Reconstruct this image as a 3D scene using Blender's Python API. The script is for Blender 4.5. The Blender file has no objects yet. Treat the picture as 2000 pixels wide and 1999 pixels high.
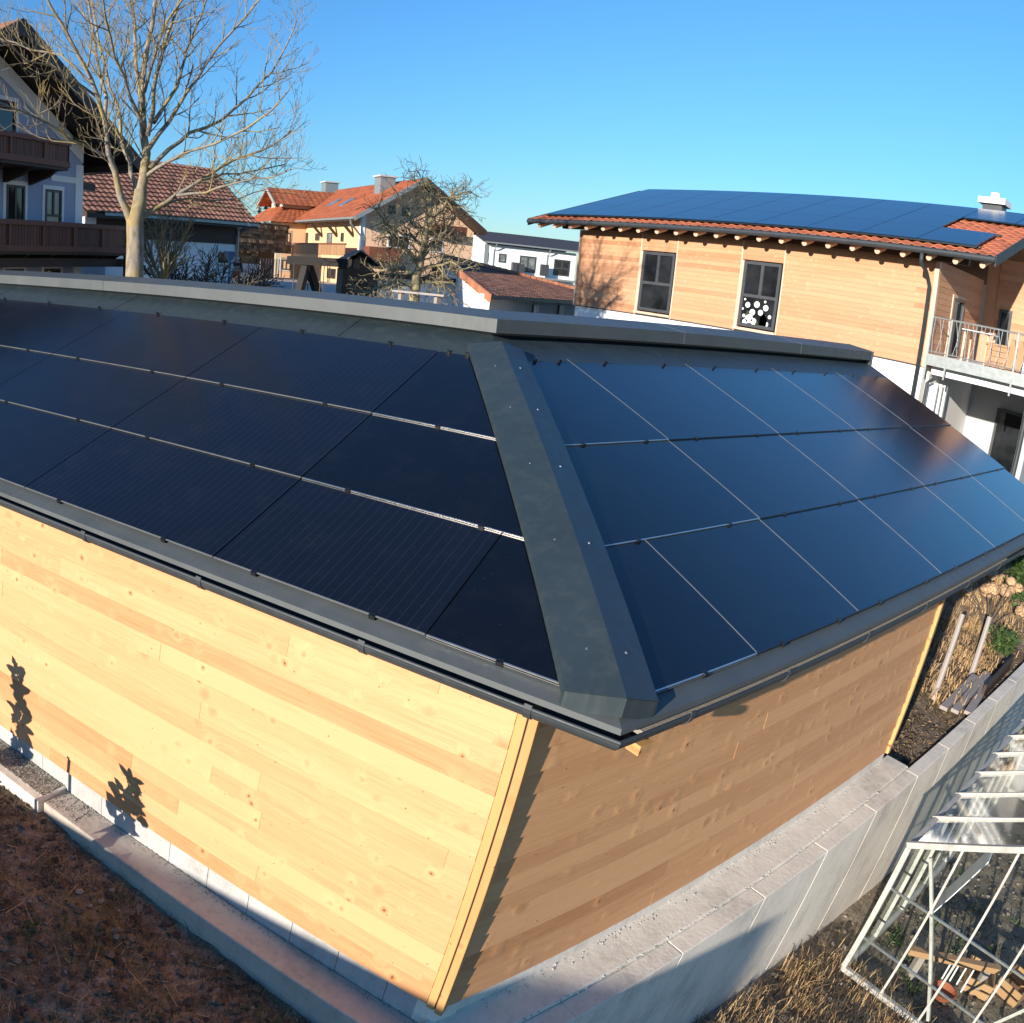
import bpy, bmesh, math, random
import numpy as np
from mathutils import Vector, Matrix, Euler, noise
random.seed(7)
R = math.radians
S = bpy.context.scene
COL = S.collection

# ------------------------------------------------------------------ lens and camera (calibrated wide drone lens)
CX, CY, F = 175.692, 958.584, 1607.495          # principal point and focal length in pixels of the 2000 px photograph
K3, K5 = -0.082373, 0.01948
CAM = Vector((-3.48256, -2.14645, 1.98247))
ROT = Euler((1.28127, -0.02485, -0.31418), 'XYZ').to_matrix()

def ray(px, py):
    u = (px - CX) / F; v = -(py - CY) / F; r = math.hypot(u, v) + 1e-9
    th = r + K3 * r**3 + K5 * r**5
    return ROT @ Vector((math.sin(th) * u / r, math.sin(th) * v / r, -math.cos(th)))

def hit(px, py, n, p):
    """where the line of sight of a photograph pixel meets the real plane (normal n through p)"""
    d = ray(px, py); n = Vector(n)
    return CAM + d * ((Vector(p) - CAM).dot(n) / d.dot(n))

def at(px, py, dist):
    """point at horizontal distance dist"""
    d = ray(px, py); k = dist / math.hypot(d.x, d.y)
    return CAM + d * k

class Frame:
    """local frame of a facade: x to the right along it, y into the building, z up"""
    def __init__(s, p, ang):
        s.p = Vector((p[0], p[1], 0)); s.a = ang
        s.ex = Vector((math.cos(ang), math.sin(ang), 0)); s.ey = Vector((-math.sin(ang), math.cos(ang), 0))
    def uz(s, px, py, v=0.0):
        q = hit(px, py, s.ey, s.p + s.ey * v)
        return (q - s.p).dot(s.ex), q.z
    def side(s, px, py, u=0.0):
        q = hit(px, py, s.ex, s.p + s.ex * u)
        return (q - s.p).dot(s.ey), q.z
    def w(s, u, v, z): return s.p + s.ex * u + s.ey * v + Vector((0, 0, z))

# ------------------------------------------------------------------ mesh builder
class MB:
    def __init__(s): s.v = []; s.f = []; s.t = []
    def add(s, vs, fs, t=0.0):
        o = len(s.v); s.v += [tuple(v) for v in vs]; s.f += [tuple(i + o for i in f) for f in fs]; s.t += [t] * len(fs)
        return s
    def hexa(s, p, t=0.0):   # p: 4 bottom (ccw from above), 4 top
        return s.add(p, [(3, 2, 1, 0), (4, 5, 6, 7), (0, 1, 5, 4), (1, 2, 6, 5), (2, 3, 7, 6), (3, 0, 4, 7)], t)
    def box(s, x0, x1, y0, y1, z0, z1, t=0.0):
        return s.hexa([(x0, y0, z0), (x1, y0, z0), (x1, y1, z0), (x0, y1, z0), (x0, y0, z1), (x1, y0, z1), (x1, y1, z1), (x0, y1, z1)], t)
    def prism(s, poly, vec, t=0.0):
        n = len(poly); a = [Vector(p) for p in poly]; b = [p + Vector(vec) for p in a]
        return s.add(a + b, [tuple(range(n))[::-1], tuple(range(n, 2 * n))] + [(i, (i + 1) % n, n + (i + 1) % n, n + i) for i in range(n)], t)
    def bar(s, p0, p1, w, h, up=(0, 0, 1), t=0.0):
        p0, p1 = Vector(p0), Vector(p1); d = (p1 - p0).normalized(); u = Vector(up)
        if abs(d.dot(u)) > .98: u = Vector((1, 0, 0))
        a = d.cross(u).normalized(); b = a.cross(d)
        a *= w / 2; b *= h / 2
        return s.hexa([p0 - a - b, p0 + a - b, p1 + a - b, p1 - a - b, p0 - a + b, p0 + a + b, p1 + a + b, p1 - a + b], t)
    def tube(s, pts, rad, n=6, t=0.0, cap=True):
        pts = [Vector(p) for p in pts]
        if not hasattr(rad, '__len__'): rad = [rad] * len(pts)
        o = len(s.v); m = len(pts)
        d = (pts[1] - pts[0]).normalized(); a = d.orthogonal().normalized()
        for i, p in enumerate(pts):
            d = (pts[min(i + 1, m - 1)] - pts[max(i - 1, 0)]).normalized()
            a = (a - d * a.dot(d))
            a = a.normalized() if a.length > 1e-6 else d.orthogonal().normalized()
            b = d.cross(a)
            for k in range(n):
                c = 2 * math.pi * k / n
                s.v.append(tuple(p + (a * math.cos(c) + b * math.sin(c)) * rad[i]))
        for i in range(m - 1):
            for k in range(n):
                s.f.append((o + i * n + k, o + i * n + (k + 1) % n, o + (i + 1) * n + (k + 1) % n, o + (i + 1) * n + k)); s.t.append(t)
        if cap:
            s.f.append(tuple(o + k for k in range(n))[::-1]); s.t.append(t)
            s.f.append(tuple(o + (m - 1) * n + k for k in range(n))); s.t.append(t)
        return s
    def quad(s, a, b, c, d, t=0.0): return s.add([a, b, c, d], [(0, 1, 2, 3)], t)
    def build(s, name, m, parent=None, smooth=False, bevel=0.0, loc=None, rotz=None, label=None):
        me = bpy.data.meshes.new(name); me.from_pydata(s.v, [], s.f)
        a = me.attributes.new('tone', 'FLOAT', 'FACE'); a.data.foreach_set('value', np.array(s.t, dtype=np.float32))
        if m: me.materials.append(m)
        if smooth: me.shade_smooth()
        me.update()
        o = bpy.data.objects.new(name, me); COL.objects.link(o)
        if parent: o.parent = parent
        if loc is not None: o.location = loc
        if rotz is not None: o.rotation_euler = (0, 0, rotz)
        if bevel:
            b = o.modifiers.new('edge', 'BEVEL'); b.width = bevel; b.segments = 2; b.limit_method = 'ANGLE'; b.angle_limit = R(40)
        if label: o['label'] = label
        return o

def tag(o, label, cat, group=None):
    o['label'] = label; o['category'] = cat
    if group: o['group'] = group
    return o
def thing(name, label, cat, loc=(0, 0, 0), rotz=0, group=None):
    o = bpy.data.objects.new(name, None); COL.objects.link(o); o.empty_display_size = .3
    o.location = loc; o.rotation_euler = (0, 0, rotz)
    return tag(o, label, cat, group)
def struct(o, kind='structure'): o['kind'] = kind; return o
def copy_tree(o, parent=None):
    c = o.copy(); COL.objects.link(c); c.parent = parent
    for ch in [x for x in COL.objects if x.parent == o]: copy_tree(ch, c)
    return c
def sm(x, a, b):
    t = min(1, max(0, (x - a) / (b - a))); return t * t * (3 - 2 * t)
def lerp(a, b, t): return a + (b - a) * t

# ------------------------------------------------------------------ materials
class NT:
    def __init__(s, name):
        s.m = bpy.data.materials.new(name); s.m.use_nodes = True; s.t = s.m.node_tree; s.n = s.t.nodes
        s.b = s.n['Principled BSDF']; s.out = s.n['Material Output']
    def new(s, typ, ins=None, **kw):
        n = s.n.new(typ)
        for k, v in kw.items(): setattr(n, k, v)
        for k, v in (ins or {}).items(): s.set(n, k, v)
        return n
    def set(s, n, k, v):
        if isinstance(v, bpy.types.NodeSocket): s.t.links.new(v, n.inputs[k])
        else:
            if isinstance(v, tuple) and len(v) == 3 and n.inputs[k].type == 'RGBA': v = v + (1,)
            n.inputs[k].default_value = v
    def obj(s): return s.new('ShaderNodeTexCoord').outputs['Object']
    def mapping(s, vec, scale=(1, 1, 1), loc=(0, 0, 0), rot=(0, 0, 0)):
        return s.new('ShaderNodeMapping', {'Vector': vec, 'Scale': scale, 'Location': loc, 'Rotation': rot}).outputs[0]
    def noise(s, vec, scale=5, detail=4, rough=.55, dist=0.0, out=0):
        return s.new('ShaderNodeTexNoise', {'Vector': vec, 'Scale': scale, 'Detail': detail, 'Roughness': rough, 'Distortion': dist}).outputs[out]
    def ramp(s, fac, stops, interp='LINEAR'):
        n = s.new('ShaderNodeValToRGB', {'Fac': fac}); n.color_ramp.interpolation = interp
        e = n.color_ramp.elements
        while len(e) < len(stops): e.new(0.5)
        for i, (p, c) in enumerate(stops):
            e[i].position = p; e[i].color = (c + (1,)) if isinstance(c, tuple) else (c, c, c, 1)
        return n.outputs[0]
    def math(s, op, a, b=0.0, c=0.0, clamp=False):
        n = s.new('ShaderNodeMath', operation=op, use_clamp=clamp); s.set(n, 0, a); s.set(n, 1, b)
        if op in ('MULTIPLY_ADD',): s.set(n, 2, c)
        return n.outputs[0]
    def mix(s, fac, a, b, mode='MIX'):
        n = s.new('ShaderNodeMix', data_type='RGBA', blend_type=mode)
        for k, v in ((0, fac), (6, a), (7, b)):
            if isinstance(v, bpy.types.NodeSocket): s.t.links.new(v, n.inputs[k])
            else: n.inputs[k].default_value = v + (1,) if isinstance(v, tuple) and len(v) == 3 else v
        return n.outputs[2]
    def sep(s, vec): return s.new('ShaderNodeSeparateXYZ', {'Vector': vec}).outputs
    def comb(s, x, y, z): return s.new('ShaderNodeCombineXYZ', {'X': x, 'Y': y, 'Z': z}).outputs[0]
    def tone(s): return s.new('ShaderNodeAttribute', attribute_name='tone').outputs['Fac']
    def bump(s, h, strength=.3, dist=.02): 
        s.set(s.b, 'Normal', s.new('ShaderNodeBump', {'Height': h, 'Strength': strength, 'Distance': dist}).outputs[0])
    def fin(s, col=None, rough=None, metal=None, spec=None, **kw):
        if col is not None: s.set(s.b, 'Base Color', col)
        if rough is not None: s.set(s.b, 'Roughness', rough)
        if metal is not None: s.set(s.b, 'Metallic', metal)
        if spec is not None: s.set(s.b, 'Specular IOR Level', spec)
        for k, v in kw.items(): s.set(s.b, k, v)
        return s.m

def plain(name, col, rough=.6, var=.25, scale=6, metal=0.0, bump=0.0, spec=.5):
    """one colour with worn, uneven tone"""
    m = NT(name); o = m.obj(); n = m.noise(o, scale, 5, .6); n2 = m.noise(o, scale * 7, 3, .6)
    f = m.math('MULTIPLY_ADD', n2, .35, m.math('MULTIPLY', n, .65))
    c = m.ramp(f, [(.25, tuple(x * (1 - var) for x in col)), (.75, tuple(min(1, x * (1 + var)) for x in col))])
    if bump: m.bump(f, bump, .02)
    return m.fin(c, m.math('MULTIPLY_ADD', n, .2, rough - .1), metal, spec)

def wood(name, light, dark, knot, amount=1.0, rough=.55, hor=True):
    """boards: grain along x (or z), per-board tone, knots with swirling rings"""
    m = NT(name); o = m.obj(); t = m.tone()
    off = m.comb(m.math('MULTIPLY', t, 37.0), m.math('MULTIPLY', t, 11.0), m.math('MULTIPLY', t, 23.0))
    p = m.new('ShaderNodeVectorMath', {0: o, 1: off}, operation='ADD').outputs[0]
    gs = (.8, 6, 24) if hor else (24, 6, .8)
    iso = lambda k: m.mapping(p, (k, .02, k))
    wv = m.new('ShaderNodeVectorMath', {0: m.noise(p, 9, 2, .5, 0, 1), 'Scale': .22}, operation='SCALE').outputs[0]
    vk = m.new('ShaderNodeTexVoronoi', {'Vector': m.new('ShaderNodeVectorMath', {0: iso(5.2), 1: wv}, operation='ADD').outputs[0], 'Scale': 1.0, 'Randomness': 1.0}, feature='F1')
    kd = vk.outputs['Distance']; kc = m.sep(vk.outputs['Color'])
    pick = m.ramp(kc[0], [(.36, 0.0), (.4, 1.0)])
    halo = m.math('MULTIPLY', m.ramp(kd, [(.08, 1.0), (.5, 0.0)], 'EASE'), pick)
    bend = m.math('MULTIPLY', halo, .07)
    gp = m.new('ShaderNodeVectorMath', {0: p, 1: m.comb(0.0, 0.0, bend) if hor else m.comb(bend, 0.0, 0.0)}, operation='ADD').outputs[0]
    g = m.noise(m.mapping(gp, gs), 2.2, 6, .68, .4)
    fine = m.noise(m.mapping(gp, (1.6, 6, 90) if hor else (90, 6, 1.6)), 2.0, 3, .6)
    broad = m.noise(m.mapping(gp, (.5, 1, 4) if hor else (4, 1, .5)), 1.6, 3, .6)
    sz = m.math('MULTIPLY_ADD', kc[1], .085, .035)
    core = m.math('MULTIPLY', m.math('LESS_THAN', kd, sz), pick)
    ring = m.math('MULTIPLY', m.math('MULTIPLY_ADD', m.math('DIVIDE', kd, sz), -.42, 1.42, clamp=True), pick)
    vd = m.new('ShaderNodeTexVoronoi', {'Vector': m.new('ShaderNodeVectorMath', {0: iso(11.0), 1: wv}, operation='ADD').outputs[0], 'Scale': 1.0}, feature='F1')
    dots = m.math('MULTIPLY', m.ramp(vd.outputs['Distance'], [(.05, 1.0), (.085, 0.0)]), m.ramp(m.sep(vd.outputs['Color'])[0], [(.42, 0.0), (.46, 1.0)]))
    f = m.math('ADD', m.math('MULTIPLY', g, .5), m.math('ADD', m.math('MULTIPLY', fine, .34), m.math('ADD', m.math('MULTIPLY', broad, .32), m.math('MULTIPLY_ADD', t, .55, -.41))))
    c = m.ramp(f, [(.2, light), (.85, dark)])
    c = m.mix(m.math('MULTIPLY', halo, .28 * amount), c, tuple(min(1, x * 1.22) for x in light))
    c = m.mix(m.math('MULTIPLY', ring, .65 * amount), c, knot)
    c = m.mix(m.math('MULTIPLY', core, .8 * amount), c, tuple(x * .5 for x in knot))
    c = m.mix(m.math('MULTIPLY', dots, .8 * amount), c, tuple(x * .4 for x in knot))
    m.bump(m.math('ADD', m.math('MULTIPLY', g, .7), m.math('SUBTRACT', halo, m.math('MULTIPLY', core, .8))), .28, .012)
    return m.fin(c, m.math('MULTIPLY_ADD', g, .25, rough - .1), 0, .35)

M = {}
M['larch'] = wood('larch_boards', (.61, .328, .152), (.36, .145, .05), (.29, .115, .038))
M['larch_trim'] = wood('larch_trim_boards', (.55, .30, .11), (.42, .2, .07), (.3, .12, .04), hor=False)
M['larch_old'] = wood('weathered_larch_boards', (.52, .28, .15), (.30, .125, .055), (.56, .36, .24), .8)
M['larch_old_trim'] = wood('weathered_larch_trim', (.6, .42, .3), (.5, .3, .18), (.5, .3, .2), .4, hor=False)
M['dark_wood'] = wood('dark_stained_wood', (.05, .03, .02), (.02, .012, .009), (.015, .01, .008), .5)
M['brown_wood'] = wood('red_brown_stained_boards', (.16, .055, .03), (.085, .028, .016), (.05, .02, .012), .4, hor=False)
M['black_wood'] = wood('near_black_timber', (.014, .011, .009), (.008, .006, .005), (.006, .005, .004), .4)  # near black tone for the swing frame timber
M['grey_wood'] = wood('grey_weathered_wood', (.3, .26, .23), (.17, .14, .12), (.1, .08, .07), .7)

def anthracite(name, col, rough=.42):
    m = NT(name); o = m.obj(); n = m.noise(o, 2.2, 4, .6); f = m.noise(o, 240, 2, .5); st = m.noise(m.mapping(o, (1, 1, .25)), 9, 4, .65)
    c = m.mix(m.ramp(n, [(.3, 0.0), (.7, 1.0)]), tuple(x * .88 for x in col), tuple(x * 1.12 for x in col))
    c = m.mix(m.ramp(st, [(.5, 0.0), (.95, .22)]), c, (.13, .125, .11))
    m.bump(m.math('ADD', m.math('MULTIPLY', n, 6.0), f), .1, .004)
    return m.fin(c, m.math('MULTIPLY_ADD', st, .35, rough - .15), 0.0, .45)
M['metal'] = anthracite('anthracite_sheet_metal', (.024, .036, .041))
M['capmetal'] = anthracite('sun_lightened_metal', (.064, .072, .072), .5)  # lighter copy of the sheet metal, sun brightness put into its colour
M['gutter'] = anthracite('anthracite_gutter_metal', (.03, .036, .04), .55)
M['black'] = plain('black_anodised_metal', (.006, .007, .008), .38, .3)
M['alu'] = plain('bare_aluminium', (.62, .6, .56), .32, .15, 8, .9)
M['alu_grey'] = plain('grey_panel_edge', (.2, .2, .19), .4, .2, 8, .4)
M['steel'] = plain('galvanised_steel', (.3, .32, .31), .45, .2, 9, .5)
M['screw'] = plain('steel_screw_head', (.24, .25, .27), .3, .1, 9, .6)
M['shadow_gap'] = plain('underlay_and_gap_shade', (.012, .012, .013), .8)  # near black underlay; elsewhere its black stands for shade in gaps
M['debris'] = plain('gravel_and_dust', (.3, .27, .22), .95, .4, 60, 0, .6)

def glass_panel(name, base, lines, tint):
    """black solar laminate: fine wires up the slope under glossy dusty glass (object x along eave, y up slope)"""
    m = NT(name); o = m.obj(); X = m.sep(o)
    col = base
    if lines:
        fr = m.math('FRACT', m.math('DIVIDE', X[0], .066))
        w = m.math('LESS_THAN', m.math('ABSOLUTE', m.math('SUBTRACT', fr, .5)), .035)
        fr2 = m.math('FRACT', m.math('DIVIDE', X[1], .174))
        w2 = m.math('LESS_THAN', m.math('ABSOLUTE', m.math('SUBTRACT', fr2, .5)), .012)
        w = m.math('MAXIMUM', w, m.math('MULTIPLY', w2, .2))
        col = m.mix(m.math('MULTIPLY', w, .3), base, (.045, .044, .05))
        col = m.mix(m.math('MULTIPLY', m.noise(o, 1.1, 2), .35), col, tint)
    d = m.noise(o, 3.2, 6, .7)
    dust = m.ramp(d, [(.5, 0.0), (.9, .02)])
    sp = m.new('ShaderNodeTexVoronoi', {'Vector': o, 'Scale': 14.0}, feature='F1').outputs['Distance']
    dust = m.math('ADD', dust, m.ramp(sp, [(.035, .10), (.06, 0.0)]))
    col = m.mix(dust, col, (.3, .28, .25))
    rg = m.math('MULTIPLY_ADD', d, .03, .155)
    return m.fin(col, rg, 0, .5, IOR=1.47)
M['pv'] = glass_panel('solar_cell_laminate', (.0045, .0055, .0095), True, (.006, .008, .016))
M['pv_blank'] = glass_panel('black_filler_panel', (.0035, .0042, .0065), False, (0, 0, 0))
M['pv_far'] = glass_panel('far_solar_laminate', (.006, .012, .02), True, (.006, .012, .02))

def concrete(name, col, rough=.85):
    m = NT(name); o = m.obj(); n = m.noise(o, 1.6, 6, .62); n2 = m.noise(o, 22, 4, .6)
    pit = m.new('ShaderNodeTexVoronoi', {'Vector': o, 'Scale': 17.0}, feature='F1').outputs['Distance']
    pit = m.ramp(pit, [(.05, 1.0), (.12, 0.0)])
    st = m.noise(m.mapping(o, (5, 5, .5)), 1.7, 4, .65)
    f = m.math('ADD', m.math('MULTIPLY', n, .55), m.math('ADD', m.math('MULTIPLY', n2, .2), m.math('MULTIPLY', st, .3)))
    c = m.ramp(f, [(.32, tuple(x * .6 for x in col)), (.52, col), (.75, tuple(min(1, x * 1.22) for x in col))])
    c = m.mix(m.math('MULTIPLY', pit, .45), c, tuple(x * .35 for x in col))
    m.bump(m.math('SUBTRACT', n2, pit), .35, .012)
    return m.fin(c, rough, 0, .3)
M['concrete'] = concrete('cast_concrete', (.70, .625, .51))
M['ledge'] = concrete('brownish_concrete', (.45, .38, .305))  # browner concrete tone for the lower step
M['pale_cement'] = concrete('pale_cement_render', (.64, .58, .49))
M['block'] = concrete('pale_block_plinth', (.40, .38, .35))

def plaster(name, col, dirt=.12):
    m = NT(name); o = m.obj(); n = m.noise(o, .9, 5, .6); n2 = m.noise(o, 55, 3, .6); st = m.noise(m.mapping(o, (3, 3, .25)), 1.2, 4, .6)
    c = m.mix(m.ramp(m.math('ADD', m.math('MULTIPLY', n, .5), m.math('MULTIPLY', st, .5)), [(.4, 0.0), (.8, dirt * 2.5)]), col, tuple(x * .62 for x in col))
    m.bump(n2, .25, .006)
    return m.fin(c, .9, 0, .2)
M['lavender'] = plaster('lavender_blue_render', (.38, .42, .53))
M['white'] = plaster('white_render', (.80, .79, .76))
M['cream'] = plaster('cream_render', (.55, .46, .33))
M['orange'] = plaster('apricot_render', (.72, .45, .25))
M['pink'] = plaster('pale_salmon_render', (.72, .47, .30))
M['greyr'] = plaster('grey_render', (.42, .43, .43))
M['worn_white'] = plain('weathered_white_frame', (.38, .372, .335), .55, .35, 7)
M['white_trim'] = plain('white_paint', (.78, .77, .74), .55, .08)
M['dark_frame'] = plain('dark_grey_window_frame', (.05, .053, .058), .4, .15)
M['brown_frame'] = plain('brown_window_frame', (.06, .028, .016), .5, .25)
M['roof_black'] = plain('dark_grey_roof_covering', (.045, .04, .04), .7, .25, 3)

def pane(name, col, rough=.04):
    m = NT(name); o = m.obj(); n = m.noise(o, 1.7, 3)
    c = m.ramp(n, [(.35, tuple(x * .5 for x in col)), (.7, tuple(x * 1.5 for x in col))])
    return m.fin(c, rough, 0, .6)
M['pane'] = pane('window_glass', (.016, .018, .02))
M['pane_curtain'] = pane('curtained_window_glass', (.15, .16, .16), .08)

def greenhouse_glass():
    m = NT('clear_greenhouse_glass'); t = m.new('ShaderNodeBsdfTransparent', {'Color': (.92, .95, .93)}); g = m.new('ShaderNodeBsdfGlossy', {'Color': (1, 1, 1), 'Roughness': .06})
    d = m.new('ShaderNodeBsdfDiffuse', {'Color': (.5, .5, .45)})
    fr = m.new('ShaderNodeFresnel', {'IOR': 1.42}).outputs[0]
    dirt = m.ramp(m.noise(m.obj(), 2.2, 6, .7), [(.5, .0), (.8, .035)])
    a = m.new('ShaderNodeMixShader', {0: dirt, 1: t.outputs[0], 2: d.outputs[0]}); b = m.new('ShaderNodeMixShader', {0: m.math('MULTIPLY', fr, .55), 1: a.outputs[0], 2: g.outputs[0]})
    m.t.links.new(b.outputs[0], m.out.inputs[0]); return m.m
M['ghglass'] = greenhouse_glass()

def tiles(name, col, var=.35):
    m = NT(name); o = m.obj(); t = m.tone(); n = m.noise(o, 1.3, 5, .65); n2 = m.noise(o, 14, 3, .6)
    f = m.math('ADD', m.math('MULTIPLY', t, .5), m.math('ADD', m.math('MULTIPLY', n, .35), m.math('MULTIPLY', n2, .25)))
    c = m.ramp(f, [(.2, tuple(x * (1 - var) for x in col)), (.55, col), (.9, tuple(x * (1 + var) for x in col))])
    c = m.mix(m.ramp(m.noise(o, 3.1, 5, .7), [(.6, 0.0), (.8, .35)]), c, (.09, .08, .055))
    m.bump(n2, .2, .01)
    return m.fin(c, .72, 0, .3)
M['tile_red'] = tiles('red_clay_tiles', (.40, .125, .06))
M['tile_barn'] = tiles('old_red_clay_tiles', (.42, .185, .105))
M['tile_house'] = tiles('terracotta_tiles', (.36, .105, .042), .25)
M['tile_shed'] = tiles('old_brown_clay_tiles', (.19, .095, .065), .5)
M['tile_ridge'] = tiles('orange_ridge_tiles', (.42, .17, .085))

def bark(name, a, b, lichen, la=.5):
    m = NT(name); o = m.obj(); n = m.noise(m.mapping(o, (1, 1, .3)), 14, 5, .65); l = m.noise(o, 1.9, 4, .6)
    c = m.ramp(n, [(.3, a), (.7, b)])
    c = m.mix(m.ramp(m.noise(m.mapping(o, (1, 1, .5)), 7, 5, .7), [(.5, 0.0), (.66, .65)]), c, tuple(x * .45 for x in a))
    c = m.mix(m.math('MULTIPLY', m.ramp(l, [(.45, 0.0), (.62, 1.0)]), la), c, lichen)
    m.bump(n, .5, .02)
    return m.fin(c, .9, 0, .2)
M['bark'] = bark('grey_bark_with_yellow_lichen', (.17, .145, .115), (.33, .285, .23), (.36, .25, .06), .6)
M['twig'] = bark('pale_grey_twigs', (.17, .14, .10), (.31, .26, .18), (.38, .27, .07), .6)
M['fruit_bark'] = bark('lichen_covered_bark', (.17, .14, .09), (.34, .28, .18), (.36, .3, .13), .55)
M['dark_bark'] = bark('dark_bark', (.07, .058, .044), (.15, .125, .1), (.15, .13, .07), .3)

def leafmat(name, a, b, rough=.6, trans=0.0):
    m = NT(name); t = m.tone(); n = m.noise(m.obj(), 6, 3)
    c = m.ramp(m.math('ADD', m.math('MULTIPLY', t, .6), m.math('MULTIPLY', n, .4)), [(.2, a), (.8, b)])
    return m.fin(c, rough, 0, .3)
M['conifer'] = leafmat('dark_conifer_needles', (.012, .022, .012), (.04, .055, .028))
M['conifer_far'] = leafmat('far_conifer_needles', (.03, .045, .035), (.06, .075, .05))
M['shrub'] = leafmat('dark_green_leaves', (.02, .045, .012), (.075, .12, .03))
M['dry'] = leafmat('dry_straw', (.22, .13, .055), (.5, .34, .17), .8)
M['dry_dark'] = leafmat('dead_brown_grass', (.05, .036, .02), (.20, .14, .08), .85)
M['stone'] = leafmat('brownish_field_stone', (.12, .095, .07), (.30, .255, .205), .9)
M['clod'] = leafmat('crumbly_earth', (.045, .031, .021), (.18, .128, .084), .95)
M['bloom'] = leafmat('dry_hydrangea_heads', (.28, .17, .09), (.55, .36, .2), .85)
M['brown_hedge'] = leafmat('brown_beech_leaves', (.09, .05, .025), (.3, .18, .09), .85)

def soil():
    m = NT('soil_and_yard_ground'); o = m.obj(); X = m.sep(o)
    n = m.noise(o, 1.4, 6, .65); n2 = m.noise(o, 11, 6, .7); n3 = m.noise(o, 60, 3, .6)
    f = m.math('ADD', m.math('MULTIPLY', n, .45), m.math('ADD', m.math('MULTIPLY', n2, .4), m.math('MULTIPLY', n3, .3)), )
    f = m.math('SUBTRACT', f, .06)
    earth = m.ramp(f, [(.34, (.06, .042, .029)), (.48, (.16, .116, .078)), (.58, (.30, .225, .158)), (.7, (.46, .37, .27))])
    st = m.new('ShaderNodeTexVoronoi', {'Vector': o, 'Scale': 19.0}, feature='F1')
    peb = m.math('MULTIPLY', m.ramp(st.outputs['Distance'], [(.16, 1.0), (.24, 0.0)]), m.ramp(m.sep(st.outputs['Color'])[0], [(.8, 0.0), (.84, 1.0)]))
    earth = m.mix(m.math('MULTIPLY', peb, .8), earth, (.36, .31, .25))
    gr = m.ramp(m.noise(o, .9, 5, .7), [(.5, 0.0), (.62, .55)])
    earth = m.mix(gr, earth, m.ramp(n2, [(.3, (.06, .06, .018)), (.7, (.22, .16, .07))]))
    lowg = m.math('LESS_THAN', X[2], -3.3)
    earth = m.mix(m.math('MULTIPLY', lowg, .6), earth, m.ramp(f, [(.3, (.17, .135, .09)), (.7, (.42, .36, .27))]))
    far = m.math('GREATER_THAN', X[1], 12.0)
    yard = m.ramp(f, [(.3, (.13, .12, .10)), (.7, (.26, .24, .20))])
    c = m.mix(far, earth, yard)
    m.bump(m.math('ADD', n2, m.math('MULTIPLY', peb, .5)), .8, .05)
    return m.fin(c, .95, 0, .15)
M['soil'] = soil()
def gravel():
    m = NT('fine_grey_gravel'); o = m.obj(); st = m.new('ShaderNodeTexVoronoi', {'Vector': o, 'Scale': 55.0}, feature='F1')
    c = m.ramp(m.sep(st.outputs['Color'])[0], [(.1, (.2, .175, .13)), (.9, (.48, .43, .35))])
    c = m.mix(m.ramp(st.outputs['Distance'], [(.3, 0.0), (.6, .7)]), c, (.08, .06, .04))
    m.bump(st.outputs['Distance'], -.9, .02)
    return m.fin(c, .9, 0, .2)
M['gravel'] = gravel()
M['yard'] = plain('pale_yard_paving', (.42, .38, .33), .9, .2, .7)
def flat(name, col, rough=.6): return plain(name, col, rough, .12)
M['skin'] = flat('skin', (.5, .3, .22)); M['jacket'] = flat('dark_jacket', (.02, .02, .025)); M['trousers'] = flat('rust_red_trousers', (.35, .1, .04))
M['hair'] = flat('grey_white_hair', (.5, .48, .45)); M['white_plastic'] = flat('white_plastic', (.75, .76, .78), .35)
M['lampblue'] = flat('blue_grey_paint', (.14, .2, .27), .5); M['yellow_plastic'] = flat('ochre_plastic', (.45, .3, .06))
M['orange_wood'] = wood('orange_sawn_timber', (.38, .22, .11), (.28, .14, .065), (.3, .12, .05), .4)
# ------------------------------------------------------------------ camera
cam = bpy.data.cameras.new('camera'); camo = bpy.data.objects.new('camera', cam); COL.objects.link(camo)
S.camera = camo; camo.location = CAM; camo.rotation_euler = (1.28127, -0.02485, -0.31418)
cam.type = 'PANO'; cam.panorama_type = 'FISHEYE_LENS_POLYNOMIAL'
cam.sensor_width = 36; cam.sensor_height = 36 * 1023 / 1024; cam.sensor_fit = 'HORIZONTAL'
cam.lens = 36 * F / 2000; cam.clip_start = .05; cam.clip_end = 3000
cam.fisheye_fov = R(200)
_r = np.linspace(0, 1.45, 200); _mm = 36 * F / 2000
_k = np.linalg.lstsq(np.stack([_r, _r**2, _r**3, _r**4], 1), _r + K3 * _r**3 + K5 * _r**5, rcond=None)[0]
cam.fisheye_polynomial_k0 = 0
cam.fisheye_polynomial_k1 = -_k[0] / _mm; cam.fisheye_polynomial_k2 = -_k[1] / _mm**2
cam.fisheye_polynomial_k3 = -_k[2] / _mm**3; cam.fisheye_polynomial_k4 = -_k[3] / _mm**4
cam.shift_x = (1000 - CX) / 2000; cam.shift_y = -(999.5 - CY) / 2000

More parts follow.
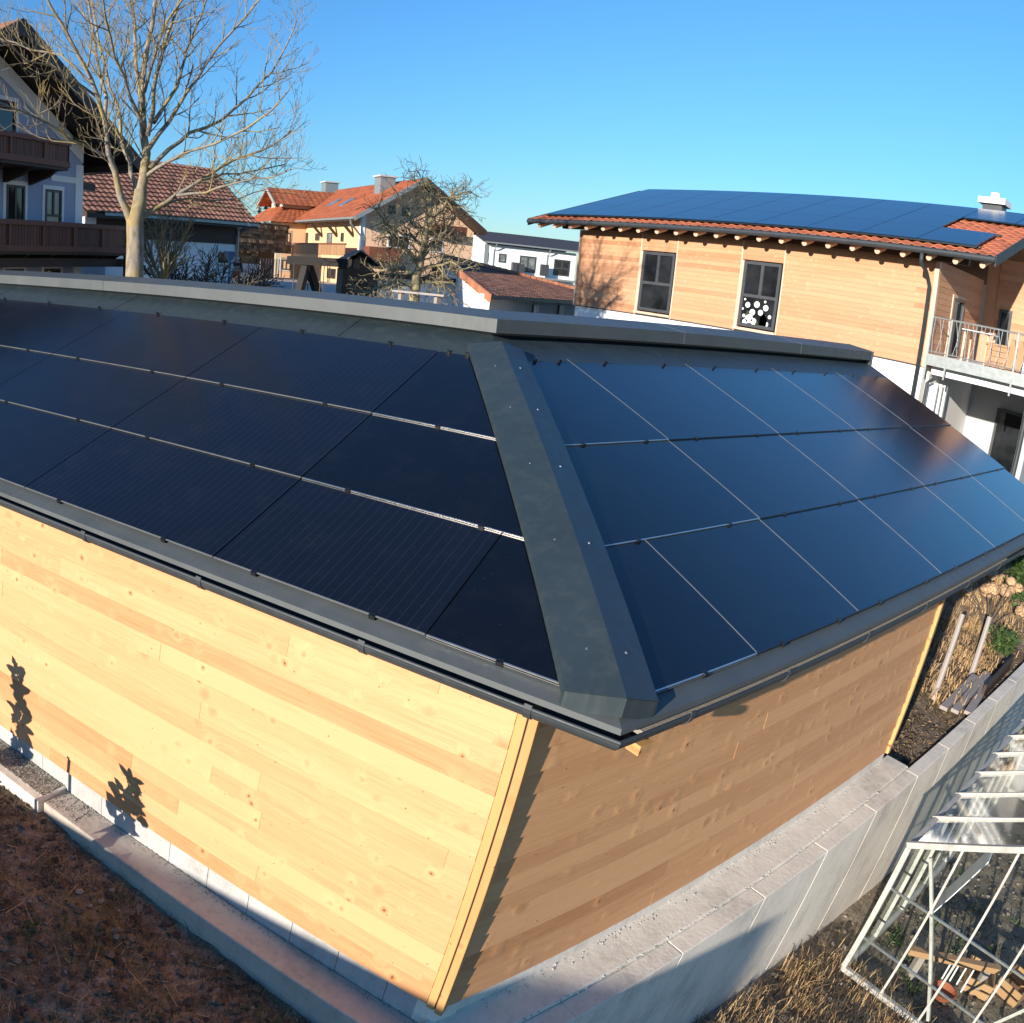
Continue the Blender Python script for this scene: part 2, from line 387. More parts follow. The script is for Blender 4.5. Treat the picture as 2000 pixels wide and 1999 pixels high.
# ------------------------------------------------------------------ daylight
SUN = Vector((-.953, -.198, .232)).normalized()      # direction to the low sun
el = math.asin(SUN.z)
w = bpy.data.worlds.new('World'); S.world = w; w.use_nodes = True
sky = w.node_tree.nodes.new('ShaderNodeTexSky'); sky.sky_type = 'NISHITA'; sky.sun_disc = False
sky.sun_elevation = el; sky.sun_rotation = math.atan2(SUN.x, SUN.y); sky.altitude = 450; sky.air_density = 1.5; sky.dust_density = .0; sky.ozone_density = 8.5
bg = w.node_tree.nodes['Background']; bg.inputs[1].default_value = .132
w.node_tree.links.new(sky.outputs[0], bg.inputs[0])
sl = bpy.data.lights.new('sun', 'SUN'); sl.energy = 5.0; sl.angle = R(.5); sl.color = (1, .915, .81)
so = bpy.data.objects.new('sun', sl); COL.objects.link(so); so.rotation_euler = SUN.to_track_quat('Z', 'Y').to_euler(); so.location = SUN * 60
S.view_settings.view_transform = 'Standard'; S.view_settings.look = 'None'; S.view_settings.exposure = .8; S.view_settings.gamma = 1

# ------------------------------------------------------------------ ground: one sheet to the horizon
def low(x): return max(-5.9, min(-3.85, -4.3 - .072 * (x - 4.7)))
def gz(x, y):
    back = -1.6 + 1.75 * sm(y, 12, 38)
    near = -2.82
    if x < 1: near = -2.86 - .055 * max(0, 3.6 - y) + .0 * x
    near = lerp(near, -2.8, sm(x, -.2, 1.2))
    up = lerp(near, back, sm(y, 5, 13))
    up = lerp(up, max(up, -1.7), sm(x, 13.5, 20))
    l = low(x)
    l = lerp(l, -1.7, sm(x, 24, 40))
    t = sm(x, -2.6, -.4) * sm(-y, -.1, .04)
    if x < -.4: t = sm(x, -2.6, -.4) * sm(-y, -.1, 1.6)
    return lerp(up, l, t)
def axis(parts):
    out = []
    for a, b, st in parts: out += list(np.arange(a, b - 1e-6, st))
    return out + [parts[-1][1]]
gx = axis([(-600, -100, 125), (-100, -20, 20), (-20, -5, 2.5), (-5, .6, .06), (.6, 5, .3), (5, 17, .11), (17, 60, 3), (60, 200, 20), (200, 800, 150)])
gy = axis([(-600, -100, 125), (-100, -20, 20), (-20, -4, 2), (-4, -.1, .1), (-.1, .12, .055), (.12, 4.6, .07), (4.6, 14, .6), (14, 60, 3), (60, 200, 20), (200, 1000, 160)])
gv = []
for yy in gy:
    for xx in gx:
        z = gz(xx, yy)
        if -5.2 < xx < 17 and -4.2 < yy < 4.7:
            p = Vector((xx, yy, 0)); a = .035
            z += a * (noise.noise(p * 1.7) + .8 * noise.noise(p * 5.3) + .55 * noise.noise(p * 13)) - .01
        gv.append((xx, yy, z))
nx = len(gx)
gf = [(j * nx + i, j * nx + i + 1, (j + 1) * nx + i + 1, (j + 1) * nx + i) for j in range(len(gy) - 1) for i in range(nx - 1)]
g_ = MB().add(gv, gf).build('ground', M['soil'], smooth=True); struct(g_)
def ground_z(x, y): return gz(x, y)

def sheet(x0, x1, y0, y1, st, dz, ang=0, o=(0, 0)):
    b = MB(); xs = np.arange(x0, x1 + 1e-6, st); ys = np.arange(y0, y1 + 1e-6, st)
    for y in ys:
        for x in xs: b.v.append((x, y, gz(x, y) + dz))
    n = len(xs)
    for j in range(len(ys) - 1):
        for i in range(n - 1): b.f.append((j * n + i, j * n + i + 1, (j + 1) * n + i + 1, (j + 1) * n + i)); b.t.append(0)
    return b
struct(sheet(2, 78, 26, 98, 2, .03).build('courtyard', M['yard'], smooth=True))

# ------------------------------------------------------------------ the new timber building with the solar roof
PH = .3742; cp, sp, tp = math.cos(PH), math.sin(PH), math.tan(PH)
G = 1.986678; LD = Vector((math.cos(G), math.sin(G), 0)); LN = Vector((math.sin(G), -math.cos(G), 0))
HX = (1 + math.cos(G)) / math.sin(G)
WC = Vector((-.141, .395, -2.52))
main = thing('timber_building', 'new low building of larch boards under a dark solar panel roof with grey hip cap', 'building', (WC.x, WC.y, -2.74))
MI = Matrix.Translation(-Vector((WC.x, WC.y, -2.74)))
def put(o, W=Matrix.Identity(4), parent=None):
    if parent is None: o.parent = main; o.matrix_basis = MI @ W
    else: o.parent = parent
    return o
def axes(x, y, z, o):
    m = Matrix.Identity(4)
    for r in range(3): m[r][0], m[r][1], m[r][2], m[r][3] = x[r], y[r], z[r], o[r]
    return m
WR_ = axes(Vector((1, 0, 0)), Vector((0, cp, sp)), Vector((0, -sp, cp)), Vector((0, 0, 0)))
WL_ = axes(-LD, LN * cp + Vector((0, 0, sp)), -LN * sp + Vector((0, 0, cp)), Vector((0, 0, 0)))
SL, SR = 15.0, 11.1
def run(prof, side, s_end, closed=True, mb=None, t=0.0, s0=None):
    """sweep a profile of (inward distance, z) along the left or right eave, mitred at the corner"""
    mb = mb or MB(); n = len(prof); A = []; B = []
    for i, z in prof:
        if side == 'L':
            A.append(Vector((HX * i, i, z)) if s0 is None else LN * i + LD * s0 + Vector((0, 0, z))); B.append(LN * i + LD * s_end + Vector((0, 0, z)))
        else:
            A.append(Vector((HX * i, i, z)) if s0 is None else Vector((s0, i, z))); B.append(Vector((s_end, i, z)))
    rng = range(n) if closed else range(n - 1)
    fs = [(i, (i + 1) % n, n + (i + 1) % n, n + i) if side == 'L' else (n + i, n + (i + 1) % n, (i + 1) % n, i) for i in rng]
    if closed: fs += [tuple(range(n)), tuple(range(2 * n - 1, n - 1, -1))]
    mb.add(A + B, fs, t); return mb

# walls of lapped boards
def siding(x0, x1, z0, z1, bh, rnd, lap=.011, th=.03, minl=2.8, maxl=5.2, tv=1.0, gap=-.004):
    b = MB(); z = z0; row = 0
    while z < z1 - .01:
        zt = min(z + bh, z1); x = x0 - rnd.uniform(0, 3)
        while x < x1:
            e = x + rnd.uniform(minl, maxl); t = (rnd.random() * .5 if rnd.random() < .93 else rnd.uniform(.5, .8)) * tv + rnd.random() * .02
            a0, a1 = max(x, x0), min(e, x1)
            if a1 - a0 > .02:
                a1 -= .0015; d = rnd.uniform(0, .002)
                b.prism([(a0, -th - d, z + .002), (a0, -th + lap - d, zt - gap), (a0, 0, zt - gap), (a0, 0, z + .002)], (a1 - a0, 0, 0), t)
            x = e
        z += bh; row += 1
    return b
rn = random.Random(11)
WLm = axes(-LD, LN, Vector((0, 0, 1)), WC); WRm = axes(Vector((1, 0, 0)), Vector((0, 1, 0)), Vector((0, 0, 1)), WC)
put(MB().box(-13.5, -.07, .002, .03, 0, 2.36).build('wall_backing', M['shadow_gap']), WLm)
put(MB().box(.05, 6.98, .002, .03, 0, 2.5).build('wall_backing', M['shadow_gap']), WRm)
put(siding(-13.5, -.07, 0, 2.37, .158, rn, gap=.0025).build('timber_wall', M['larch'], label='sunlit wall of pale knotty larch boards'), WLm)
put(siding(.05, 7.0, 0, 2.5, .158, rn, gap=.0025).build('timber_wall', M['larch'], label='shaded wall of brown larch boards above the concrete ledge'), WRm)
for nm, x0, x1, y0, y1 in (('a', -.066, -.008, -.04, .02), ('b', .004, .058, -.052, .02)):
    put(MB().box(x0, x1, y0, y1, -.015, 2.44, .2 if nm == 'a' else .7).build('corner_board', M['larch_trim'], bevel=.005), WLm)
put(MB().box(-.03, .03, -.03, .02, 0, 2.44, .3).build('corner_strip', M['shadow_gap']), WLm)
put(MB().box(6.985, 7.05, -.065, .05, -.01, 2.5, .1).build('corner_board', M['larch_trim'], bevel=.004), WRm)
put(MB().box(7.0, 7.03, .05, 3.35, 0, 2.6).build('end_wall', M['larch_old']), WRm)
put(MB().box(.3, .42, -.03, .06, 2.28, 2.34).build('rafter_foot', M['larch_trim']), axes(Vector((1, 0, 0)), Vector((0, 1, 0)), Vector((0, 0, 1)), Vector((-.02, -.02, -2.62))))
bk = MB(); run([(3.84, -2.7), (3.84, 1.45), (3.80, 1.45), (3.80, -2.7)], 'L', SL, mb=bk); run([(3.84, -2.7), (3.84, 1.45), (3.80, 1.45), (3.80, -2.7)], 'R', 7.0, mb=bk)
put(bk.build('back_wall', M['larch_old']))
put(MB().box(10.8, 10.92, 2.2, 2.32, -2.9, .7).box(10.8, 10.92, 3.6, 3.72, -2.9, 1.2).build('carport_post', M['larch_old_trim']))
# plinth
pl = MB(); x = -13.5
while x < -.3:
    pl.box(x + .002, min(x + .408, -.01), -.012, .15, -.24, -.002, rn.random()); x += .41
put(pl.build('block_plinth', M['block'], bevel=.003, label='low plinth of pale concrete blocks'), WLm)
put(MB().box(.0, 7.04, -.012, .2, -.16, -.002).build('cast_plinth', M['pale_cement']), WRm)
put(MB().hexa([(-.14, -.014, -.24), (.02, -.014, -.24), (.1, .15, -.24), (-.1, .15, -.24), (-.14, -.014, -.004), (.02, -.014, -.004), (.1, .15, -.004), (-.1, .15, -.004)]).build('cast_plinth', M['concrete']), WLm)

# roof body, eave flashing, gutters
rp = [(.0, -.02), (3.6, 3.6 * tp - .015), (3.84, 3.6 * tp - .015), (3.84, 1.15), (.3, -.07), (.0, -.17)]
rb = MB(); run(rp, 'L', SL, mb=rb); run(rp, 'R', SR, mb=rb)
roof = put(rb.build('roof', M['shadow_gap']))
fl = MB()
for sd, e in (('L', SL), ('R', SR)): run([(.06, .028), (-.118, -.042), (-.122, -.075), (-.112, -.075), (-.11, -.05), (.06, .012)], sd, e, mb=fl)
put(fl.build('eave_flashing', M['capmetal']))
for sd, e in (('L', SL), ('R', SR)):
    c, zc, r_ = -.07, -.108, .074
    arc = [(c - r_ * math.cos(a), zc - r_ * math.sin(a)) for a in np.linspace(0, math.pi, 13)]
    inn = [(c - (r_ - .008) * math.cos(a), zc - (r_ - .008) * math.sin(a)) for a in np.linspace(math.pi, 0, 13)]
    bead = [(c - r_ + .006 + .011 * math.cos(a), zc + .002 + .011 * math.sin(a)) for a in np.linspace(0, 2 * math.pi, 9)[:-1]]
    gb = run(arc + inn, sd, e); run(bead, sd, e, mb=gb)
    go = put(gb.build('gutter', M['gutter'], smooth=False))
    for s in ((.405, 1.417, 2.66, 3.81, 5.0, 6.2, 7.4, 8.6, 9.8) if sd == 'L' else (.55, 1.68, 3.0, 4.35, 5.7, 7.0, 8.3, 9.6, 10.8)):
        ring = [(c - (r_ + .007) * math.cos(a), zc - (r_ + .007) * math.sin(a)) for a in np.linspace(-.35, math.pi, 12)]
        rin = [(c - (r_ - .002) * math.cos(a), zc - (r_ - .002) * math.sin(a)) for a in np.linspace(math.pi, -.35, 12)]
        k = run(ring + rin, sd, s + .022, s0=s - .022); k.build('gutter_bracket', M['gutter'], go)
# debris lying in the right gutter
db = run([(-.02, -.118), (-.125, -.122), (-.1, -.15), (-.05, -.15)], 'R', 7.5, s0=.15)
put(db.build('gutter_silt', M['debris']))

# solar panels
PW = 2.0428
def clip(side, a, b, r0, r1):
    """panel outline in slope coordinates; a None means cut along the hip"""
    if a is None: return [(HX * cp * r0 + .2, r0), (b, r0), (b, r1), (HX * cp * r1 + .2, r1)]
    return [(a, r0), (b, r0), (b, r1), (a, r1)]
def panel(side, a, b, row, kind):
    g = .005; r0 = row * 1.05; r1 = r0 + 1.045 if row < 2 else 3.43
    W = WR_ if side == 'R' else WL_; sg = 1 if side == 'R' else -1
    q = clip(side, a, b, r0, r1)
    q = [(q[0][0] + (g if a is not None else 0), r0), (q[1][0] - g, r0), (q[2][0] - g, r1), (q[3][0] + (g if a is not None else 0), r1)]
    def P(s, r, n): return (sg * s, r, n + .036 - .010 * (r - r0) / 1.05)
    pts = [P(s, r, -.014) for s, r in q] + [P(s, r, 0) for s, r in q]
    if sg < 0: pts = [pts[i] for i in (1, 0, 3, 2, 5, 4, 7, 6)]
    blank = kind == 'blank'
    nm = 'filler_panel' if blank else 'solar_panel'
    o = put(MB().hexa(pts).build(nm, M['pv_blank' if blank else 'pv']), W)
    # edge profile: lower edge and a lighter seam strip standing for sunlit panel sides
    em = M['alu'] if blank else (M['alu_grey'] if side == 'L' else M['black'])  # left slope grey like sunlit edges, right slope black; sun put into colour
    s0, s1 = q[0][0], q[1][0]
    e = MB(); xa, xb = sorted((sg * s0, sg * s1))
    if blank: xa, xb = (xa, xb)
    e.box(xa, xb, r0 - .009, r0 - .0005, .029 if blank else (.0305 if side == 'L' else .022), .0372)
    if blank: e.box(xa, xb, r0 - .0125, r0 - .0095, .019, .023)
    e.build('edge_profile', em, o)
    if side == 'R' and a is not None:
        sidep = MB();         sidep.hexa([P(s0 - .006, r0, -.014), P(s0 + .001, r0, -.014), P(s0 + .001, r1, -.014), P(s0 - .006, r1, -.014), P(s0 - .006, r0, .002), P(s0 + .001, r0, .002), P(s0 + .001, r1, .002), P(s0 - .006, r1, .002)])
        sidep.build('sunlit_seam_strip', M['alu_grey'], o)
    # hooks gripping the lower edge
    L = s1 - s0; hk = [s0 + L * f for f in ((.22, .78) if L > 1.2 else (.5,))]
    for s in hk:
        k = MB(); x = sg * s
        k.box(x - .02, x + .02, r0 - .02, r0 - .0125, .012, .0415); k.box(x - .02, x + .02, r0 - .0125, r0 + .012, .0375, .0415)
        k.build('panel_hook', M['black'], o)
    if row == 2:
        for s in [q[3][0] + (q[2][0] - q[3][0]) * f for f in (.25, .75)]:
            k = MB(); x = sg * s; k.box(x - .016, x + .016, 3.352, 3.368, .02, .054); k.build('panel_hook', M['black'], o)
    return o
A0, Z0, C0, D0 = 2.966, 1.3875, 2.6538, 1.0917
panel('R', None, Z0, 0, 'blank'); panel('R', Z0, A0, 0, 'pv')
panel('R', None, A0, 1, 'blank'); panel('R', None, A0, 2, 'blank')
for row in range(3):
    for k in range(4):
        b_ = A0 + (k + 1) * PW if k < 3 else 11.06
        panel('R', A0 + k * PW, b_, row, 'pv')
panel('L', None, D0, 0, 'blank'); panel('L', D0, C0, 0, 'pv'); panel('L', None, C0, 1, 'blank'); panel('L', None, C0, 2, 'blank')
for row in range(3):
    for k in range(6): panel('L', C0 + k * PW, C0 + (k + 1) * PW, row, 'pv')

# hip cap: folded sheet over the corner
hc = MB(); ds = []
def hp(side, off, r, n):
    s = HX * cp * r + off
    return (WR_ if side == 'R' else WL_) @ Vector((s if side == 'R' else -s, r, n))
def rid(r, n): i = r * cp; return Vector((HX * i, i, r * sp + n))
r0, r1 = -.085, 3.48; st = []
for r in (r0, r1):
    st.append([hp('L', .315, r, .048), hp('L', .30, r, .082), hp('L', .285, r, .084), rid(r, .135), hp('R', .235, r, .084), hp('R', .25, r, .082), hp('R', .262, r, .048)])
n_ = len(st[0]); hc.add(st[0] + st[1], [(i + 1, i, n_ + i, n_ + i + 1) for i in range(n_ - 1)])
dn = [Vector((p.x, p.y, p.z - .105)) - Vector((HX, 1, 0)) * .0 for p in st[0]]
hc.add(st[0] + dn, [(i, i + 1, n_ + i + 1, n_ + i) for i in range(n_ - 1)])
cap_ = put(hc.build('hip_cap', M['metal'], label='folded dark grey sheet metal cap along the hip'))
sol = cap_.modifiers.new('thick', 'SOLIDIFY'); sol.thickness = .004
for px, py in ((1098, 1329), (1038, 1238), (954, 1112)): pass
for r in (.18, .98, 1.72, 2.42, 3.05):
    for sd, off in (('L', .16), ('R', .13)):
        p = hp(sd, off - .02, r, .0) ; p.z = rid(r, .135).z + (hp(sd, .285, r, .084).z - rid(r, .135).z) * ((off - .02) / .285)
        nrm = (WR_ if sd == 'R' else WL_).to_3x3() @ Vector((0, 0, 1))
        k = MB().tube([p - nrm * .004, p + nrm * .004, p + nrm * .011], [.012, .012, .008], 8); k2 = k.build('cap_screw', M['screw'])
        k2.parent = cap_
# upper apron flashing, upstand and parapet cap
for sd, e in (('L', SL), ('R', SR)):
    a = [(3.122, 1.226), (3.122, 1.252), (3.60, 3.6 * tp + .02), (3.60, 3.6 * tp - .01)]
    ao = put(run(a, sd, e).build('apron_flashing', M['metal']))
    for s in ((3.75, 7.0, 9.6, 12.2) if sd == 'L' else (5.03, 8.4)):
        run([(3.121, 1.25), (3.121, 1.2545), (3.602, 3.6 * tp + .0225), (3.602, 3.6 * tp + .018)], sd, s + .008, s0=s).build('lap_seam', M['black'], ao)
    put(run([(3.588, 1.40), (3.588, 1.452), (3.64, 1.462), (3.64, 1.40)], sd, e).build('upstand_flashing', M['capmetal']))
    put(run([(3.62, 1.40), (3.62, 1.60), (3.80, 1.60), (3.80, 1.40)], sd, e).build('parapet_upstand', M['shadow_gap']))
    pc = [(3.60, 1.468), (3.47, 1.463), (3.456, 1.461), (3.456, 1.588), (3.462, 1.592), (3.895, 1.645), (3.90, 1.64), (3.90, 1.52), (3.885, 1.52), (3.885, 1.62), (3.60, 1.57)]
    po = put(run(pc, sd, e).build('parapet_cap', M['capmetal'], label='pale sunlit parapet cap' if sd == 'L' else 'dark shaded parapet cap'))
    for s in ((7.55, 10.4, 13.0) if sd == 'L' else (5.35, 8.4)):
        run([(3.4545, 1.46), (3.4545, 1.5895), (3.4605, 1.5935), (3.896, 1.6465), (3.896, 1.642), (3.462, 1.589), (3.458, 1.46)], sd, s + .007, s0=s).build('cap_joint', M['alu_grey' if sd == 'R' else 'metal'], po)
put(run([(-.12, -.07), (3.6, 3.6 * tp + .025), (3.6, 3.6 * tp - .2), (.3, -.16), (-.05, -.16)], 'R', SR + .03, s0=SR).build('verge_board', M['metal']))
put(MB().prism([(SR + .03, 0, 1.45), (SR + .03, 3.44, 1.46), (SR + .03, 3.44, 1.6), (SR + .03, 3.9, 1.65), (SR + .03, 3.9, 1.2), (SR + .03, 3.44, 1.2)][1:], (-.035, 0, 0)).build('verge_board', M['metal']))

# ------------------------------------------------------------------ concrete ledges and retaining wall
led = thing('concrete_footing', 'long brownish concrete footing beside bare soil below the sunlit timber wall', 'footing', tuple(WC + Vector((0, 0, -.9))))
LI = Matrix.Translation(-led.location)
lb = MB().box(-3.72, .14, -.29, -.013, -1.1, -.222).box(.14, .42, -.2, .3, -1.1, -.225)
o = lb.build('lower_step', M['ledge'], bevel=.012); o.parent = led; o.matrix_basis = LI @ WLm
o = MB().box(-13.5, -3.72, -.35, -.013, -1.0, -.19).build('raised_step', M['concrete'], bevel=.012, label='raised concrete step topped with fine gravel'); o.parent = led; o.matrix_basis = LI @ WLm
def rubble(x0, x1, y0, y1, z, n, rnd, s0=.006, s1=.02):
    b = MB()
    for _ in range(n):
        x, y = rnd.uniform(x0, x1), y1 - (y1 - y0) * rnd.random() ** 1.6; s = rnd.uniform(s0, s1) * (.6 + .4 * rnd.random())
        c = Vector((x, y, z + s * .3)); vs = [c + Vector((rnd.uniform(.6, 1) * s * sx, rnd.uniform(.6, 1) * s * sy, rnd.uniform(.5, .9) * s * sz)) for sx, sy, sz in ((1, 0, 0), (-1, 0, 0), (0, 1, 0), (0, -1, 0), (0, 0, 1), (0, 0, -1))]
        b.add(vs, [(0, 2, 4), (2, 1, 4), (1, 3, 4), (3, 0, 4), (2, 0, 5), (1, 2, 5), (3, 1, 5), (0, 3, 5)], rnd.random())
    return b
o = MB().box(-5.4, -3.76, -.27, -.02, -.2, -.182).build('gravel_bed', M['gravel']); o.parent = led; o.matrix_basis = LI @ WLm
b = rubble(-5.4, -3.74, -.27, -.02, -.182, 420, rn, .005, .014); b2 = rubble(-3.7, -3.3, -.26, -.02, -.222, 180, rn, .005, .016)
b.add(b2.v, b2.f); b2 = rubble(-3.3, .1, -.08, -.015, -.222, 420, rn, .004, .013); b.add(b2.v, b2.f)
o = b.build('loose_gravel', M['debris']); o['kind'] = 'stuff'; o.parent = led; o.matrix_basis = LI @ WLm

rw = thing('retaining_wall', 'long grey concrete retaining wall of upright panels between raised building and sunken greenhouse garden', 'retaining wall', (-.4, .1, -5.2))
RI = Matrix.Translation(-rw.location)
xs = [-.42, .83, 2.07, 3.33, 4.56, 5.78, 7.07, 8.26, 9.48, 10.72, 11.96, 13.2, 14.44, 15.7]
for a, b_ in zip(xs, xs[1:]):
    o = MB().box(a + .004, b_ - .004, -.07, .098, -5.3, -2.69, rn.random()).build('concrete_panel', M['concrete'], bevel=.009); o.parent = rw; o.matrix_basis = RI.copy()
jb = MB()
for a in xs[1:-1]: jb.box(a - .0045, a + .0045, -.064, .09, -5.2, -2.699)
o = jb.build('sunlit_joint_strip', M['white_trim']); o.parent = rw; o.matrix_basis = RI.copy(); o['kind'] = 'stuff'  # white strips stand for sun caught on the panel chamfers
o = MB().box(-.3, 7.12, .1, .4, -3.3, -2.655).build('cast_ledge', M['concrete'], bevel=.012, label='flat concrete ledge below the shaded timber wall'); o.parent = rw; o.matrix_basis = RI.copy()
b = rubble(.2, 7.0, .30, .392, -2.655, 260, rn, .004, .016); b2 = rubble(-.2, 7.1, .085, .125, -2.665, 420, rn, .005, .02); b.add(b2.v, b2.f)
o = b.build('mortar_crumbs', M['block']); o['kind'] = 'stuff'; o.parent = rw; o.matrix_basis = RI.copy()
# ------------------------------------------------------------------ helpers for the houses
def win(par, u0, u1, z0, z1, v=0.0, fm='dark_frame', pm='pane', nu=2, nz=1, fw=.07, zs=None, trim=None, tw=.12, loc=(0, 0, 0), rotz=0, name='window', rec=.0):
    b = MB(); d = .05
    b.box(u0, u0 + fw, v - d, v + .05, z0, z1); b.box(u1 - fw, u1, v - d, v + .05, z0, z1)
    b.box(u0 + fw, u1 - fw, v - d, v + .05, z0, z0 + fw); b.box(u0 + fw, u1 - fw, v - d, v + .05, z1 - fw, z1)
    zz = zs if zs is not None else [z0 + (z1 - z0) * k / nz for k in range(1, nz)]
    for z in zz: b.box(u0 + fw, u1 - fw, v - d + .006, v + .04, z - fw * .5, z + fw * .5)
    for k in range(1, nu):
        u = u0 + (u1 - u0) * k / nu; b.box(u - fw * .55, u + fw * .55, v - d + .009, v + .04, (zz[0] if (zs is not None and zz) else z0) + fw * .5, z1 - fw)
    o = b.build(name, M[fm], par, loc=loc, rotz=rotz)
    MB().box(u0 + fw * .5, u1 - fw * .5, v - .012, v + .03, z0 + fw * .5, z1 - fw * .5).build('pane', M[pm], o)
    if trim:
        t = MB(); t.box(u0 - tw, u0, v - .03, v + .03, z0 - .02, z1 + tw); t.box(u1, u1 + tw, v - .03, v + .03, z0 - .02, z1 + tw); t.box(u0, u1, v - .03, v + .03, z1, z1 + tw)
        t.box(u0 - tw - .03, u1 + tw + .03, v - .1, v + .03, z0 - .08, z0 - .021)
        t.build('window_surround', M[trim], o)
    return o

def tile_face(mb, a, b, c, d, pu=.24, pr=.34, amp=.028, step=.02, sub=4, rnd=random):
    """tiled roof surface; a,b along the eave, d,c along the top"""
    a, b, c, d = map(Vector, (a, b, c, d)); nu = max(1, int((b - a).length / pu)); nr = max(1, int((d - a).length / pr))
    n = (b - a).cross(d - a).normalized()
    for j in range(nr):
        t0, t1 = j / nr, (j + 1.04) / nr
        tones = [rnd.random() for _ in range(nu)]
        row = []
        for t, h in ((t0, step), (t1, 0.0)):
            p0, p1 = a.lerp(d, t), b.lerp(c, t)
            row.append([p0.lerp(p1, i / (nu * sub)) + n * (h + amp * (.5 - .5 * math.cos(2 * math.pi * i / sub))) for i in range(nu * sub + 1)])
        lo = [p0 - n * (step * .9) for p0 in row[0]]
        o = len(mb.v); m = nu * sub + 1
        mb.v += [tuple(p) for p in lo + row[0] + row[1]]
        for i in range(m - 1):
            mb.f.append((o + i, o + i + 1, o + m + i + 1, o + m + i)); mb.t.append(tones[i // sub])
            mb.f.append((o + m + i, o + m + i + 1, o + 2 * m + i + 1, o + 2 * m + i)); mb.t.append(tones[i // sub])
    return mb

def slab(a, b, c, d, th):
    """roof board under the tiles, thickness downward"""
    a, b, c, d = map(Vector, (a, b, c, d)); z = Vector((0, 0, -th))
    return MB().hexa([a + z, b + z, c + z, d + z, a, b, c, d])

def boards_v(b, u0, u1, v0, v1, z0, z1, w=.11, gap=.012, rnd=random):
    u = u0
    while u < u1 - .02:
        b.box(u, min(u + w, u1), v0, v1, z0, z1, rnd.random()); u += w + gap
    return b

rn = random.Random(5)
# ------------------------------------------------------------------ timber house on the right with solar panels on red tiles
RBd = 22.5
RB = Frame((CAM.x + RBd, 5.09), -math.pi / 2)
rb = thing('timber_house', 'two storey house with weathered larch boards over white base, red tiles and blue solar panels', 'house', (RB.p.x, RB.p.y, -1.7), RB.a)
Zr = 1.7   # local z = world z + 1.7
def rz(z): return z + Zr
ULt = -11.3
secs = [(ULt, -8.9, 1.31), (-8.895, -7.61, 3.22), (-7.605, -5.47, 1.31), (-5.465, -4.17, 3.22), (-4.165, -.06, 1.31)]
for a, b_, z0 in secs:
    siding(a, b_, rz(z0), rz(3.72), .118, rn, .012, .028, 3, 7, 1.1).build('timber_cladding', M['larch_old'], rb)
for u in (ULt - .02, -8.9, -7.61, -5.47, -4.17, -.055): MB().box(u - .022 if u > ULt else u - .04, u + .022, -.04, .02, rz(1.29), rz(3.72)).build('cladding_joint', M['larch_old_trim'], rb)
MB().box(-.05, .035, -.045, .1, rz(1.29), rz(3.74)).build('corner_board', M['larch_old_trim'], rb)
siding(.1, 4.2, rz(1.31), rz(3.75), .135, rn, .008, .028).build('timber_cladding', M['larch_old'], rb, rotz=math.pi / 2, label='shaded side cladding behind the balcony')
ur = RB.uz(1946, 600, 4.6)[0]
siding(0, 1.75 - ur, rz(1.31), rz(4.4), .135, rn, .008, .028).build('timber_cladding', M['larch_old'], rb, loc=(ur, 4.6, 0), label='recessed wall behind the balcony')
MB().box(.0, ur, 4.62, 4.8, rz(1.31), rz(4.4)).build('loggia_wall', M['larch_old'], rb)
MB().box(ULt, -.03, .03, 9, rz(-2.6), rz(1.3)).build('rendered_base', M['white'], rb)
MB().box(ULt, -.2, .2, 9, rz(1.31), rz(3.7)).build('core_wall', M['larch_old'], rb)
MB().box(ULt, 0, -.03, .03, rz(1.285), rz(1.308)).build('drip_edge', M['dark_frame'], rb)
for u0, u1 in ((-8.82, -7.67), (-5.38, -4.24)):
    o = win(rb, u0, u1, rz(1.44), rz(3.19), .02, zs=[rz(2.27)], fw=.085)
    MB().box(u0 - .1, u0 - .002, -.05, .06, rz(1.36), rz(3.2)).box(u0 - .1, u1 + .06, -.09, .05, rz(1.33), rz(1.40)).build('window_reveal', M['larch_old_trim'], o)
    if u0 > -6:
        cn = [(-5.14, 2.02, .075), (-4.86, 2.06, .085), (-4.58, 2.0, .08), (-4.97, 1.84, .085), (-4.72, 1.86, .075), (-5.24, 2.16, .03), (-5.22, 1.72, .045), (-5.05, 1.66, .12), (-4.9, 1.6, .09), (-4.5, 1.58, .06), (-4.62, 2.16, .035), (-4.43, 1.78, .05), (-5.28, 1.9, .03), (-5.16, 1.56, .08)]
        for cu, cz, r_ in cn:
            n = 14; st = MB().add([(cu + r_ * math.cos(2 * math.pi * k / n), -.002, rz(cz) + r_ * math.sin(2 * math.pi * k / n)) for k in range(n)] + [(cu + r_ * math.cos(2 * math.pi * k / n), .0, rz(cz) + r_ * math.sin(2 * math.pi * k / n)) for k in range(n)],
                         [tuple(range(n))] + [(k, (k + 1) % n, n + (k + 1) % n, n + k) for k in range(n)]); st.build('white_dot_sticker', M['white_trim'], o)
            g2 = MB(); g2.prism([(-4.72, -.003, rz(1.5)), (-4.5, -.003, rz(1.5)), (-4.5, -.003, rz(1.72)), (-4.61, -.003, rz(1.86)), (-4.72, -.003, rz(1.72))], (0, .002, 0)); g2.build('grey_house_sticker', M['greyr'], o)
        for cu, cz in ((-5.3, 1.6), (-5.12, 1.76), (-4.8, 1.52)): MB().prism([(cu - .05, -.0035, rz(cz)), (cu + .02, -.0035, rz(cz - .03)), (cu + .05, -.0035, rz(cz + .08)), (cu - .01, -.0035, rz(cz + .12))], (0, .002, 0)).build('green_leaf_sticker', M['shrub'], o)
